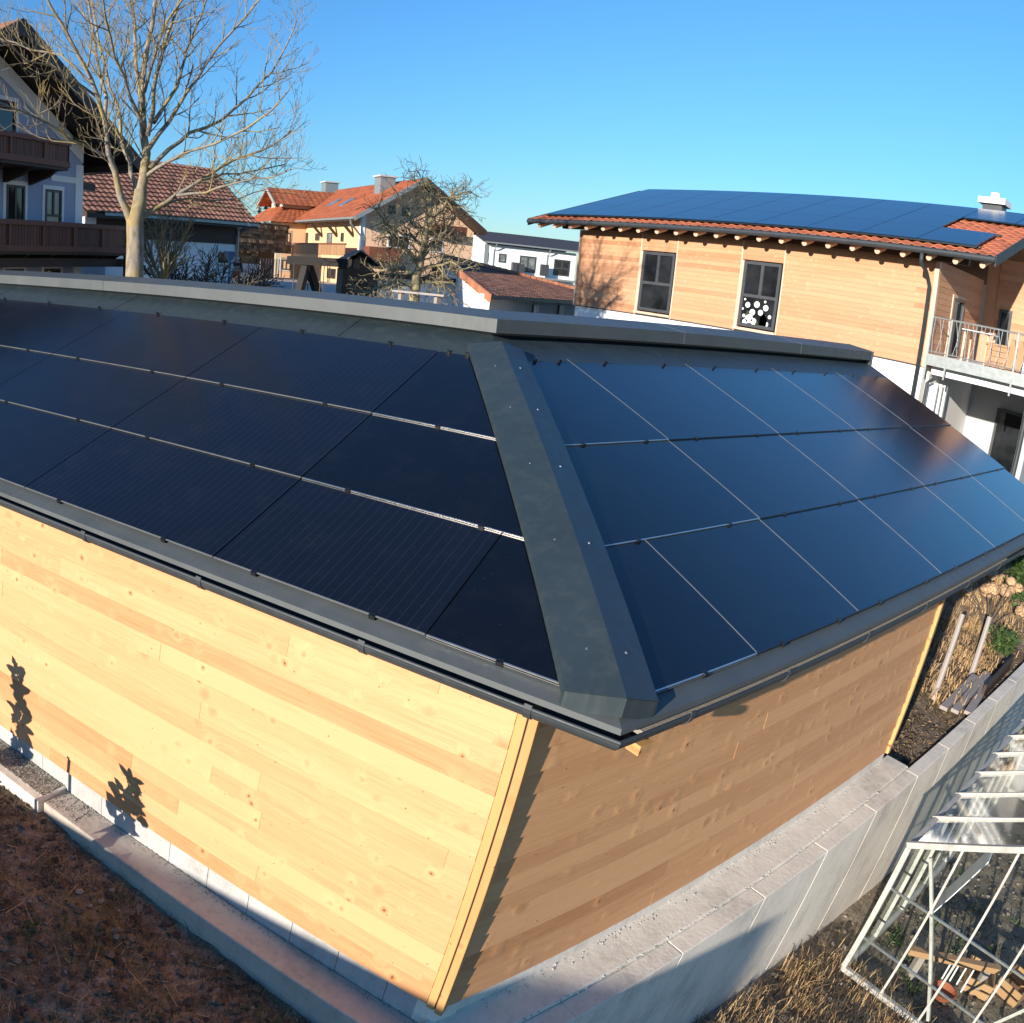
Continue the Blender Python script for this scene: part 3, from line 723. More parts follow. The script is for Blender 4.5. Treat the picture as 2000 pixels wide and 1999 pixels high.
# roof
gu0, gu1, gv, gzz = -12.8, 1.62, -.92, 3.93
sl_ = .285; rv = 5.0; rzz = gzz + (rv - gv) * sl_
tb = MB(); tile_face(tb, (gu0, gv, rz(gzz)), (gu1, gv, rz(gzz)), (gu1, rv, rz(rzz)), (gu0, rv, rz(rzz)), .27, .36, .04, .02, 6, rn)
tile_face(tb, (gu1, rv * 2 - gv, rz(gzz)), (gu0, rv * 2 - gv, rz(gzz)), (gu0, rv, rz(rzz)), (gu1, rv, rz(rzz)), .5, .5, .03, .02, 2, rn)
rr = tb.build('tiled_roof', M['tile_red'], rb)
sb = slab((gu0 + .02, gv + .03, rz(gzz) - .03), (gu1 - .02, gv + .03, rz(gzz) - .03), (gu1 - .02, rv, rz(rzz) - .03), (gu0 + .02, rv, rz(rzz) - .03), .1)
s2 = slab((gu1 - .02, 2 * rv - gv, rz(gzz) - .03), (gu0 + .02, 2 * rv - gv, rz(gzz) - .03), (gu0 + .02, rv, rz(rzz) - .03), (gu1 - .02, rv, rz(rzz) - .03), .1); sb.add(s2.v, s2.f)
sb.build('roof_boarding', M['larch_old'], rb)
for u in (gu0 - .03, gu1):
    MB().prism([(u, gv - .05, rz(gzz) - .2), (u, gv - .05, rz(gzz) + .03), (u, rv, rz(rzz) + .05), (u, rv, rz(rzz) - .2)], (.03, 0, 0)).build('verge_board', M['gutter'], rb)
gt = MB(); gt.tube([(gu0, gv - .07, rz(gzz) - .06), (gu1 + .02, gv - .07, rz(gzz) - .06)], .075, 10); gt.build('gutter', M['gutter'], rb)
# downpipe with swan neck
q = [RB.uz(x, y, vv) + (vv,) for x, y, vv in ((1802, 494, gv), (1806, 530, -.55), (1811, 547, -.14))]
dp = MB(); dp.tube([(q[0][0], gv - .05, rz(q[0][1])), (q[0][0], gv - .05, rz(q[0][1]) - .22), (q[1][0] + .02, -.5, rz(q[1][1])), (q[1][0] + .02, -.12, rz(q[1][1]) - .3), (q[1][0] + .02, -.12, rz(-1.8))], .05, 10)
dp.build('downpipe', M['gutter'], rb, smooth=True)
for k in range(22):
    u = -12.45 + k * (13.75 / 21)
    MB().tube([(u, gv + .1, rz(gzz) - .2), (u, .1, rz(gzz) - .2 + .28)], .07, 10).build('rafter', M['larch_old_trim'], rb)
MB().box(gu0 + .9, gu1 - .8, -.3, -.14, rz(3.72), rz(3.86)).build('eave_beam', M['dark_wood'], rb)
MB().prism([(ULt, .3, rz(3.6)), (ULt, 9.6, rz(3.6)), (ULt, 9.6, rz(4.1)), (ULt, rv, rz(5.3)), (ULt, .3, rz(4.0))], (.1, 0, 0)).build('gable_wall', M['larch_old'], rb)
# solar array on the roof
pu0, pu1, pv0 = -12.36, 1.05, -.58
pw = (pu1 - pu0) / 9; ln_ = rv - .12 - pv0; ph = ln_ / 3; cl = math.hypot(1, sl_)
for c in range(10):
    for r_ in range(3):
        if c == 8 and r_ == 1: continue
        if c == 9 and r_ < 2: continue
        u0 = pu0 + c * pw + .012; u1 = min(u0 + pw - .02, gu1 - .05); v0 = pv0 + r_ * ph + .008; v1 = v0 + ph - .016
        zf = lambda v: rz(gzz + (v - gv) * sl_) + .13
        sm_ = 0
        b = MB().hexa([(u0, v0, zf(v0) - .035), (u1, v0, zf(v0) - .035), (u1, v1, zf(v1) - .035), (u0, v1, zf(v1) - .035), (u0, v0, zf(v0)), (u1, v0, zf(v0)), (u1, v1, zf(v1)), (u0, v1, zf(v1))])
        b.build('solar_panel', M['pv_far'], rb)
rl = MB()
for k in range(3):
    v = pv0 + .2 + k * ph; rl.box(pu0 - .05, gu1 - .1 if k == 2 else pu1 + .05, v, v + .04, rz(gzz + (v - gv) * sl_) + .04, rz(gzz + (v - gv) * sl_) + .085)
rl.box(pu0, pu1, pv0 - .06, pv0, rz(gzz + (pv0 - gv) * sl_) + .07, rz(gzz + (pv0 - gv) * sl_) + .1)
rl.build('mounting_rail', M['black'], rb)
cu, cz = RB.uz(1943, 402, rv + 1.2); c1 = RB.uz(1943, 390.5, rv + 1.2)[1]; c2 = RB.uz(1943, 377.5, rv + 1.2)[1]; cv = rv + 1.2
ch = MB().box(cu - .3, cu + .3, cv - .3, cv + .3, rz(4.8), rz(cz)).build('chimney', M['dark_frame'], rb)
MB().box(cu - .42, cu + .42, cv - .42, cv + .42, rz(cz), rz(c1)).build('chimney_slab', M['white_trim'], ch)
MB().tube([(cu, cv, rz(c1)), (cu, cv, rz(c2) - .05), (cu, cv, rz(c2))], [.17, .14, .14], 12).build('flue_pot', M['concrete'], ch)
# balcony beside the house
by0, by1, bu1 = -.1, 4.1, 2.75
ba = MB().box(.03, bu1, by0, by1, rz(1.42), rz(1.58)).build('balcony', M['steel'], rb)
MB().box(.05, bu1, by0 - .03, by0 + .05, rz(1.36), rz(1.62)).build('edge_beam', M['steel'], ba)
MB().box(.12, bu1, by0 + .3, by0 + .42, rz(1.16), rz(1.36)).build('support_beam', M['white_trim'], ba)
MB().box(.06, bu1, by0 + .06, by1, rz(1.585), rz(1.61)).build('balcony_floor', M['white_trim'], ba)
ra = MB(); ra.tube([(.06, by0, rz(2.46)), (bu1, by0, rz(2.46))], .022, 6); ra.tube([(.06, by0, rz(1.68)), (bu1, by0, rz(1.68))], .014, 6)
for u in (.06, .55, 2.2, 2.72): ra.box(u - .02, u + .02, by0 - .05, by0 - .02, rz(1.1), rz(2.47))
u = .12; k = 0
while u < bu1 - .2:
    ra.tube([(u, by0, rz(2.46)), (u + (.1 if k % 2 else -.02), by0, rz(2.05)), (u + .02, by0, rz(1.68))], .0075, 4); u += .105; k += 1
ra.build('railing', M['steel'], ba)
# side wall openings (seen along the balcony)
v0, zt = RB.side(1862, 570, 0); v1, _ = RB.side(1887, 576, 0)
win(rb, v0, v0 + 1.0, rz(1.62), rz(3.05), 0, zs=[], nu=1, rotz=math.pi / 2, loc=(.02, 0, 0), name='balcony_door', trim='larch_old_trim', tw=.07)
win(rb, .12, .5, rz(1.62), rz(3.1), 0, zs=[], nu=1, loc=(ur, 4.57, 0))
# lower storey under the balcony
MB().box(.02, .08, .2, 5.5, rz(-2.6), rz(1.2)).build('lower_side_wall', M['white'], rb)
MB().box(.02, 2.9, 4.4, 4.5, rz(-2.6), rz(1.2)).build('lower_back_wall', M['greyr'], rb)
win(rb, .9, 2.0, rz(-1.65), rz(.55), 0, fm='dark_frame', nu=1, loc=(.05, 4.36, 0), name='basement_door')
MB().box(2.35, 2.6, 1.2, 4.3, rz(-2.6), rz(1.2)).build('garden_wall', M['greyr'], rb)
MB().tube([(2.6, .3, rz(-2.4)), (2.6, .3, rz(1.2))], .06, 10).build('steel_column', M['gutter'], rb)
MB().tube([(.32, -.02, rz(1.1)), (.14, -.02, rz(.95)), (.12, -.02, rz(-2))], .045, 8).build('downpipe', M['gutter'], rb)
wl_ = MB()
for vv in (.35, .75, 1.15): wl_.box(.08, .3, vv, vv + .12, rz(-2.2), rz(.95))
wl_.build('pilaster', M['white_trim'], rb)

# things standing on the balcony
def world_rb(u, v, z): return RB.w(u, v, z)
def chair(par):
    for a in (-.2, .2):
        for b_ in (-.2, .2): MB().bar((a, b_, 0), (a * .9, b_ * .9, .44), .035, .035).build('leg', M['larch_old_trim'], par)
    MB().box(-.23, .23, -.23, .23, .44, .475).build('seat', M['larch_old_trim'], par)
    b = MB()
    for k in range(3): b.box(-.2, .2, .2, .225, .56 + k * .13, .65 + k * .13)
    b.bar((-.2, .21, .44), (-.2, .23, .95), .03, .03); b.bar((.2, .21, .44), (.2, .23, .95), .03, .03); b.build('backrest', M['larch_old_trim'], par)
t = thing('garden_table', 'small slatted wooden table on the balcony behind the railing', 'table', world_rb(1.0, .9, 1.61), RB.a)
for a in (-.3, .3):
    for b_ in (-.3, .3): MB().box(a - .025, a + .025, b_ - .025, b_ + .025, 0, .7).build('leg', M['larch_old_trim'], t)
tt = MB(); [tt.box(-.38 + k * .155, -.38 + k * .155 + .14, -.36, .36, .7, .73) for k in range(5)]; tt.build('tabletop', M['white_trim'], t)
t = thing('wooden_chest', 'low orange wooden chest standing in the middle of the balcony', 'chest', world_rb(1.75, .7, 1.61), RB.a)
cb = MB(); [cb.box(-.42, .42, -.25, .25, .02 + k * .12, .13 + k * .12, rn.random()) for k in range(4)]; cb.build('body', M['orange_wood'], t); MB().box(-.45, .45, -.28, .28, .5, .54).build('lid', M['orange_wood'], t)
t = thing('wooden_chair', 'wooden slat chair at the right end of the balcony', 'chair', world_rb(2.3, 1.5, 1.61), RB.a + .5); chair(t)
t = thing('leaning_boards', 'stack of pale boards leaning on the inside of the balcony railing', 'boards', world_rb(2.35, .35, 1.61), RB.a)
for k in range(4): MB().bar((-.3 + k * .2, -.3, .0), (-.35 + k * .2, .1, .7), .17, .025).build('board', M['white_trim' if k > 1 else 'orange_wood'], t)

# ------------------------------------------------------------------ lavender house on the left
LH = Frame((4.27, 22.671), R(35)); lz0 = -1.5
lh = thing('lavender_house', 'tall lavender house in shade with deep dark roof overhang and two brown timber balconies', 'house', (LH.p.x, LH.p.y, lz0), LH.a)
def lz(z): return z - lz0
pu, pz = -4.25, 7.96; pitch = .56; ov = 1.25
wz = lambda u: pz - .42 - pitch * abs(u - pu)          # underside height
uL, uR = -8.5, 0.0
MB().add([(uL, 0, 0), (uR, 0, 0), (uR, 0, lz(wz(uR))), (pu, 0, lz(wz(pu))), (uL, 0, lz(wz(uL))), (uL, 11, 0), (uR, 11, 0), (uR, 11, lz(wz(uR))), (pu, 11, lz(wz(pu))), (uL, 11, lz(wz(uL)))],
         [(0, 1, 2, 3, 4), (9, 8, 7, 6, 5), (1, 6, 7, 2), (0, 4, 9, 5), (2, 7, 8, 3), (3, 8, 9, 4), (0, 5, 6, 1)]).build('wall', M['lavender'], lh)
tr = MB(); tr.box(-.34, .025, -.03, .1, 0, lz(4.6)); tr.box(-1.5, -.34, -.028, .02, lz(4.02), lz(4.2))
tr.prism([(pu, -.035, lz(wz(pu)) - .0), (pu, -.035, lz(wz(pu)) - .55), (0, -.035, lz(wz(0)) - .5), (0, -.035, lz(wz(0)) - .02)], (0, .03, 0))
tr.build('white_wall_trim', M['white_trim'], lh)
for sgn in (-1, 1):
    ue = pu + sgn * 5.6
    e0, e1 = (ue, pu) if sgn < 0 else (pu, ue)
    ze = lambda u: lz(pz - pitch * abs(u - pu))
    pts = [(e0, -ov, ze(e0)), (e1, -ov, ze(e1)), (e1, 12, ze(e1)), (e0, 12, ze(e0))]
    b = MB(); 
    if sgn > 0: tile_face(b, (ue, -ov, ze(ue) + .02), (ue, 12, ze(ue) + .02), (pu, 12, ze(pu) + .02), (pu, -ov, ze(pu) + .02), .4, .45, .03, .02, 2, rn)
    else: tile_face(b, (ue, 12, ze(ue) + .02), (ue, -ov, ze(ue) + .02), (pu, -ov, ze(pu) + .02), (pu, 12, ze(pu) + .02), .4, .45, .03, .02, 2, rn)
    b.build('tiled_roof', M['tile_barn'], lh)
    slab(*[Vector(p) + Vector((0, 0, -.02)) for p in pts], .34).build('roof_soffit', M['dark_wood'], lh)
    MB().prism([(ue, -ov - .04, ze(ue) - .4), (ue, -ov - .04, ze(ue) + .06), (pu, -ov - .04, ze(pu) + .06), (pu, -ov - .04, ze(pu) - .4)], (0, .035, 0)).build('bargeboard', M['dark_wood'], lh)
for v in (-1.0, .0): pass
for u in (-.45, .9): MB().box(u - .09, u + .09, -1.15, 3, lz(pz - pitch * abs(u - pu)) - .62, lz(pz - pitch * abs(u - pu)) - .4).build('purlin', M['dark_wood'], lh)
MB().box(.0, 1.1, .3, 10.8, lz(3.9), lz(4.12)).build('side_eave_boarding', M['dark_wood'], lh)
wv = [(5.6, 351, 51.7, 429), (82.5, 360.6, 123, 433)]
for x0, y0, x1, y1 in wv:
    a = LH.uz(x0, y0); b_ = LH.uz(x1, y1)
    win(lh, a[0] + .12, b_[0] - .12, lz(1.95), lz(a[1]) - .12, 0, 'brown_frame', 'pane_curtain' if x0 > 50 else 'pane', 2, 1, zs=[lz(3.0)] if x0 > 50 else [], trim='white_trim', name='balcony_door' if x0 < 50 else 'window')
for x0, y0, x1 in ((2.8, 516, 50), (80, 516, 121.6)):
    a = LH.uz(x0, y0); b_ = LH.uz(x1, y0)
    win(lh, a[0] + .12, b_[0] - .12, lz(-.1), lz(a[1]) - .14, 0, 'brown_frame', 'pane', 2, 1, trim='white_trim')
a = LH.uz(0, 187); b_ = LH.uz(36, 187)
win(lh, a[0] - .6, b_[0] - .12, lz(4.3), lz(a[1]) - .1, 0, 'brown_frame', 'pane', 2, 1, zs=[lz(5.9)], trim='white_trim')
def balcony(par, u0, u1, v0, z0, z1, wrap=None):
    ba = MB().box(u0, u1, v0 + .03, 0, z0 - .12, z0 + .02).build('balcony', M['dark_wood'], par)
    boards_v(MB(), u0 + .05, u1 - .05, v0 + .02, v0 + .045, z0 + .12, z1 - .1, rnd=rn).build('balustrade_boards', M['brown_wood'], ba)
    r_ = MB().box(u0 - .03, u1 + .03, v0 - .04, v0 + .09, z1 - .1, z1 + .03).box(u0 - .02, u1 + .02, v0 - .02, v0 + .08, z0 - .04, z0 + .12)
    u = u0 + .4
    while u < u1: r_.box(u - .05, u + .05, v0 - .025, v0 + .06, z0 + .12, z1 - .1); u += 1.35
    r_.box(u1 - .02, u1 + .03, v0 + .08, wrap or 0, z1 - .1, z1 + .03)
    r_.build('handrail', M['brown_wood'], ba)
    boards_v(MB(), 0, (wrap or 0) - v0, 0, .025, z0 + .1, z1 - .1, rnd=rn).build('balustrade_boards', M['brown_wood'], ba, loc=(u1, v0, 0), rotz=math.pi / 2)
    s = MB(); u = u1 - .35
    while u > u0: s.prism([(u, v0 + .2, z0 - .12), (u, 0, z0 - .12), (u, 0, z0 - .5), (u, v0 + .5, z0 - .3)], (.14, 0, 0)); u -= 1.05
    s.build('bracket', M['dark_wood'], ba)
balcony(lh, -9, .95, -1.2, lz(1.97), lz(2.73), 4.0)
balcony(lh, -9, -2.15, -1.2, lz(4.32), lz(4.98))
MB().box(-8.5, 1.6, -.9, -.8, lz(1.5), lz(1.75)).build('beam', M['dark_wood'], lh)
MB().box(.9, 1.05, -1.15, -1.0, 0, lz(1.85)).build('porch_post', M['dark_wood'], lh)
# white cabinet van under the balcony
p = at(190, 520, 30); t = thing('white_van', 'white box van parked beside the lavender house, mostly hidden by the new roof', 'van', (p.x, p.y, gz(p.x, p.y)), LH.a)
MB().box(-.9, .55, -1, 1, .35, 2.15).build('body', M['white_plastic'], t, bevel=.06)
MB().hexa([(.55, -.95, .35), (1.45, -.95, .35), (1.45, .95, .35), (.55, .95, .35), (.55, -.95, 1.75), (.95, -.95, 1.75), (.95, .95, 1.75), (.55, .95, 1.75)]).build('cab', M['white_plastic'], t, bevel=.05)
MB().box(.58, .85, -.965, -.94, 1.05, 1.62).build('side_window', M['pane'], t)
for x in (-.5, .95):
    for y in (-.9, .9): MB().tube([(x, y - .1, .34), (x, y + .1, .34)], .34, 14).build('wheel', M['black'], t)

# ------------------------------------------------------------------ barn
p = at(458, 545, 46); BN = Frame(p, R(17)); bz0 = gz(p.x, p.y) - .1
bn = thing('red_tiled_barn', 'long barn with faded red tiled roof, dark timber upper wall and white lower wall', 'barn', (BN.p.x, BN.p.y, bz0), BN.a)
def zz(z): return z - bz0
e = BN.uz(505, 438, -1.0); e2 = BN.uz(170, 413, -1.0)
ez = (e[1] + e2[1]) / 2; bu0, bu1 = e2[0], e[0]
# ridge: find depth so that the verge runs parallel to the slope
rdep = 7.0
k1 = BN.uz(415, 330, rdep); rzz_ = k1[1]; ru1 = k1[0]
ru0 = bu0 + (ru1 - bu1)
b = MB(); tile_face(b, (bu0, -1, zz(ez)), (bu1, -1, zz(ez)), (ru1, rdep, zz(rzz_)), (ru0 - 2, rdep, zz(rzz_)), .33, .62, .05, .07, 3, rn)
b.build('tiled_roof', M['tile_barn'], bn)
slab((bu0, -1, zz(ez) - .05), (bu1, -1, zz(ez) - .05), (ru1, rdep, zz(rzz_) - .05), (ru0 - 2, rdep, zz(rzz_) - .05), .22).build('roof_boarding', M['dark_wood'], bn)
slab((ru0 - 2, rdep, zz(rzz_) - .05), (ru1, rdep, zz(rzz_) - .05), (bu1, 15, zz(ez) - .05), (bu0, 15, zz(ez) - .05), .22).build('roof_back', M['tile_barn'], bn)
MB().box(bu0 + 1, bu1, -1.06, -.98, zz(ez) - .14, zz(ez) - .0).build('gutter', M['steel'], bn)
zm = BN.uz(430, 476)[1]
MB().box(bu0 + 1.2, 0, 0, 13, zz(zm), zz(ez) + .2).build('timber_upper_wall', M['dark_wood'], bn)
MB().box(bu0 + 1.2, -.02, .06, 13, 0, zz(zm)).build('white_lower_wall', M['white'], bn)
MB().prism([(-.05, .0, zz(ez)), (-.05, 14, zz(ez)), (-.05, rdep, zz(rzz_) - .5)], (-.1, 0, 0)).build('gable_boarding', M['dark_wood'], bn)
a = BN.uz(427, 493); b_ = BN.uz(446, 514)
win(bn, a[0], b_[0], zz(b_[1]), zz(a[1]), .05, 'brown_frame', 'pane', 2, 2, trim='white_trim', tw=.15)
MB().tube([(.06, -.05, 0), (.06, -.05, zz(ez) - .3)], .06, 8).build('downpipe', M['steel'], bn)
MB().bar((.0, .4, zz(zm) + .5), (1.3, .4, zz(ez) - .15), .18, .2).build('brace', M['dark_wood'], bn)
MB().box(bu0 + .55, bu0 + 1.2, -.05, 4, 0, zz(ez) - .2).build('white_end_wall', M['white'], bn)

# ------------------------------------------------------------------ brown leaf-clad outbuilding between barn and yellow house
p = at(540, 548, 72); OB = Frame(p, R(12)); oz = gz(p.x, p.y) - .1
ob = thing('brown_outbuilding', 'brown shingle clad outbuilding with an open dark bay between barn and yellow house', 'outbuilding', (OB.p.x, OB.p.y, oz), OB.a)
def oo(x, y, v=0): a = OB.uz(x, y, v); return a[0], a[1] - oz
l_ = oo(440, 540)[0]; zt = oo(500, 442)[1]; zm1 = oo(500, 468)[1]; zb = oo(500, 492)[1]; xo = oo(500, 500)[0]
def shingle(b, u0, u1, v, z0, z1):
    u = u0
    z = z0
    while z < z1:
        u = u0 - rn.random() * .3
        while u < u1:
            w_ = rn.uniform(.2, .5); d = rn.uniform(0, .09); a0 = max(u, u0); a1 = min(u + w_, u1)
            if a1 > a0: b.hexa([(a0, v - .06 - d, z), (a1, v - .06 - d, z), (a1, v + .1, z), (a0, v + .1, z), (a0, v - d * .3, z + .3), (a1, v - d * .3, z + .3), (a1, v + .1, z + .3), (a0, v + .1, z + .3)], rn.random())
            u += w_
        z += .24
    return b
shingle(MB(), l_, 1, 0, zm1, zt).build('upper_shingles', M['brown_hedge'], ob)
shingle(MB(), l_, 1, -.5, zb, zm1 - .1).build('lower_shingles', M['brown_hedge'], ob)
shingle(MB(), l_, xo, -.2, .1, zb).build('side_shingles', M['brown_hedge'], ob)
MB().box(l_, 1.2, 0, 6, zt, zt + .3).build('roof', M['dark_wood'], ob)
MB().box(l_, 1, 1.5, 6, 0, zt).build('bay_wall', M['dark_wood'], ob)
MB().box(l_, xo - .5, -1, -.8, 0, oo(480, 515)[1]).build('low_front_wall', M['greyr'], ob)
f_ = MB(); u = xo
while u < 0: f_.box(u, u + .09, -.6, -.56, .2, oo(520, 505)[1]); u += .3
f_.build('picket_fence', M['grey_wood'], ob)
# ------------------------------------------------------------------ apricot farmhouse in the middle distance
p = at(699, 548, 70); YH = Frame(p, R(-12)); yz = gz(p.x, p.y) - .3
yh = thing('apricot_house', 'large apricot farmhouse with terracotta roof, chimneys, skylights and brown balcony', 'house', (YH.p.x, YH.p.y, yz), YH.a)
def yy(z): return z - yz
VE = -1.4
eL = YH.uz(693, 423.5, VE); pk = YH.uz(833, 348, VE); eR = YH.uz(950, 452.5, VE)
wR = YH.uz(922, 500, 0)[0]
lenV = YH.side(571, 430, eL[0])[0]
rend = YH.side(640, 366, pk[0])[0]
W_ = wR; gt_ = MB()
roof_at = lambda u: yy(eL[1] + (pk[1] - eL[1]) * (u - eL[0]) / (pk[0] - eL[0])) if u < pk[0] else yy(eR[1] + (pk[1] - eR[1]) * (eR[0] - u) / (eR[0] - pk[0]))
# walls
MB().add([(0, 0, 0), (W_, 0, 0), (W_, 0, roof_at(W_) - .35), (pk[0], 0, roof_at(pk[0]) - .35), (0, 0, roof_at(0) - .35)] + [(0, lenV, 0), (W_, lenV, 0), (W_, lenV, roof_at(W_) - .35), (pk[0], lenV, roof_at(pk[0]) - .35), (0, lenV, roof_at(0) - .35)],
         [(0, 1, 2, 3, 4), (9, 8, 7, 6, 5), (1, 6, 7, 2)]).build('gable_wall', M['pink'], yh)
MB().box(.02, .3, .0, lenV, 0, roof_at(0) - .35).build('side_wall', M['orange'], yh)
MB().box(-.04, .32, -.04, .3, 0, roof_at(0) - .3).build('corner_strip', M['white_trim'], yh)
b = MB(); tile_face(b, (eL[0], lenV, yy(eL[1])), (eL[0], VE, yy(eL[1])), (pk[0], VE, yy(pk[1])), (pk[0], lenV + 4, yy(pk[1])), .6, .5, .03, .04, 2, rn)
tile_face(b, (eR[0], VE, yy(eR[1])), (eR[0], lenV + 4, yy(eR[1])), (pk[0], lenV + 4, yy(pk[1])), (pk[0], VE, yy(pk[1])), .6, .5, .03, .04, 2, rn)
b.build('tiled_roof', M['tile_house'], yh)
sb = slab((eL[0], lenV, yy(eL[1]) - .05), (eL[0], VE, yy(eL[1]) - .05), (pk[0], VE, yy(pk[1]) - .05), (pk[0], lenV + 4, yy(pk[1]) - .05), .25)
s2 = slab((eR[0], VE, yy(eR[1]) - .05), (eR[0], lenV + 4, yy(eR[1]) - .05), (pk[0], lenV + 4, yy(pk[1]) - .05), (pk[0], VE, yy(pk[1]) - .05), .25); sb.add(s2.v, s2.f)
sb.build('roof_boarding', M['dark_wood'], yh)
for q in (eL, eR): MB().prism([(q[0], VE - .1, yy(q[1]) - .3), (q[0], VE - .1, yy(q[1]) + .08), (pk[0], VE - .1, yy(pk[1]) + .08), (pk[0], VE - .1, yy(pk[1]) - .3)], (0, .09, 0)).build('bargeboard', M['steel' if q is eL else 'dark_wood'], yh)
MB().box(eL[0] - .12, eL[0] + .06, VE, lenV, yy(eL[1]) - .16, yy(eL[1]) + .0).build('gutter', M['steel'], yh)
MB().tube([(eL[0], -.6, yy(eL[1]) - .1), (eL[0] + .1, -.5, yy(eL[1]) - .5), (-.1, -.15, yy(eL[1]) - 1.4), (-.1, -.15, 0)], .09, 6).build('downpipe', M['steel'], yh)
# balcony on the long side, behind the eave (faces the sun)
bz1 = YH.side(640, 478, -.9)[1]; bz0_ = YH.side(640, 498, -.9)[1]
yb = MB().box(-1.2, .05, .2, lenV - .5, yy(bz0_) - .35, yy(bz0_)).build('balcony', M['orange'], yh)
q = boards_v(MB(), .2, lenV - .5, 0, .05, yy(bz0_), yy(bz1), .16, .01, rn); q.build('balustrade', M['orange_wood'], yb, loc=(-1.2, 0, 0), rotz=math.pi / 2)
MB().box(-1.3, -1.15, .1, lenV - .5, yy(bz1), yy(bz1) + .12).build('handrail', M['brown_wood'], yb)
for v in (1.5, 5, 8.5):
    MB().bar((0, v, roof_at(0) - 2.2), (eL[0] + .1, v, yy(eL[1]) - .3), .18, .2).build('eave_brace', M['dark_wood'], yh)
def side_win(x0, y0, x1, y1, fm='dark_frame', pm='pane', **kw):
    a = YH.side(x0, y0, 0); b_ = YH.side(x1, y1, 0); v0, v1 = sorted((a[0], b_[0])); z0, z1 = sorted((yy(a[1]), yy(b_[1])))
    win(yh, -v1, -v0, z0, z1, 0, fm, pm, rotz=-math.pi / 2, loc=(.0, 0, 0), **kw)
side_win(591, 455, 601, 476, 'brown_frame', 'pane', nu=1, name='balcony_door'); side_win(640, 455, 648, 476, pm='pane_curtain', nu=1, name='balcony_door'); side_win(667, 455, 671, 472, nu=1); side_win(617, 456, 624, 470, nu=1)
side_win(640, 524, 655, 545, 'brown_frame', 'pane', nu=1)
# gable windows and balconies
for x0, y0, x1, y1, t_ in ((760, 460, 797, 484, 1), (842, 468, 862, 492, 1), (758, 401, 773, 419, 0), (786, 405, 799, 424, 0)):
    a = YH.uz(x0, y0); b_ = YH.uz(x1, y1); win(yh, a[0], b_[0], yy(b_[1]), yy(a[1]), 0, 'dark_frame', 'pane', 2, 1, trim='white_trim' if t_ else None, fw=.12)
a = YH.uz(842, 437, -1.2); b_ = YH.uz(912, 456, -1.2)
g2 = MB().box(a[0], b_[0], -1.2, .0, yy(b_[1]) - .25, yy(b_[1])).build('gable_balcony', M['dark_wood'], yh)
boards_v(MB(), a[0], b_[0], -1.25, -1.2, yy(b_[1]), yy(a[1]), .16, .012, rn).build('balustrade', M['brown_wood'], g2)
boards_v(MB(), a[0] - .3, wR, -.06, .0, yy(a[1]), roof_at(wR) + 2.2, .2, .01, rn)
c_ = YH.uz(706, 470, -1.2); d_ = YH.uz(735, 480, -1.2)
MB().box(.3, 3.2, -1.2, -.05, yy(bz0_) - .2, yy(bz1)).build('corner_balcony', M['brown_wood'], yh)
# skylights and chimneys
for x, y in ((652, 398), (677, 397)):
    n = Vector((-(pk[1] - eL[1]), 0, pk[0] - eL[0])).normalized(); nw = YH.ex * n.x + Vector((0, 0, n.z))
    q = hit(x, y, nw, YH.w(eL[0], 0, eL[1])); u = (q - YH.p).dot(YH.ex); v = (q - YH.p).dot(YH.ey); z = q.z - yz; s = (pk[1] - eL[1]) / (pk[0] - eL[0])
    k = MB().hexa([(u - .6, v - .45, z - .6 * s), (u + .6, v - .45, z + .6 * s), (u + .6, v + .45, z + .6 * s), (u - .6, v + .45, z - .6 * s), (u - .6, v - .45, z - .6 * s + .14), (u + .6, v - .45, z + .6 * s + .14), (u + .6, v + .45, z + .6 * s + .14), (u - .6, v + .45, z - .6 * s + .14)])
    k.build('skylight', M['pane_curtain'], yh)
for x0, x1, y, du in ((741, 765, 347, -1.5), (638, 652, 358, 0)):
    v = YH.side((x0 + x1) / 2, y, pk[0] + du)[0]; zt_ = YH.side((x0 + x1) / 2, y, pk[0] + du)[1]
    c = MB().box(pk[0] + du - .7, pk[0] + du + .7, v - .6, v + .6, roof_at(pk[0] + du) - .8, yy(zt_)).build('chimney', M['steel'], yh)
    MB().box(pk[0] + du - .85, pk[0] + du + .85, v - .75, v + .75, yy(zt_), yy(zt_) + .14).build('chimney_cap', M['greyr'], c)
# cross wing with dormer at the far end
Vw = YH.side(583, 500, -1)[0] if False else lenV - .5
a = YH.uz(538, 500, Vw); ze_ = YH.uz(540, 434, Vw)[1]
MB().box(a[0], -.0, Vw, Vw + 8, 0, yy(ze_)).build('wing_wall', M['cream'], yh)
MB().box(-2.4, .0, Vw - .03, Vw + .1, 0, yy(ze_)).build('wing_wall', M['orange'], yh)
dr0 = YH.uz(557, 369, Vw + .5); de = YH.uz(542, 393, Vw - .5); wtop = YH.uz(600, 410, Vw + .6)[1]
b = MB(); uw0 = a[0] - 1.0
tile_face(b, (uw0, Vw - .9, yy(ze_)), (.5, Vw - .9, yy(ze_)), (.5, Vw + 3.2, yy(ze_) + 2.6), (a[0] + 2.4, Vw + 3.2, yy(ze_) + 2.6), .6, .5, .03, .04, 2, rn)
tile_face(b, (uw0, Vw + 8.5, yy(ze_)), (uw0, Vw - .9, yy(ze_)), (a[0] + 2.4, Vw + 3.2, yy(ze_) + 2.6), (a[0] + 2.4, Vw + 5, yy(ze_) + 2.6), .6, .5, .03, .04, 2, rn)
b.build('wing_roof', M['tile_house'], yh)
du0 = YH.uz(556, 400, Vw + 1.4)[0]; dv0, dv1 = Vw + 1.4, Vw + 5.4; dvm = (dv0 + dv1) / 2
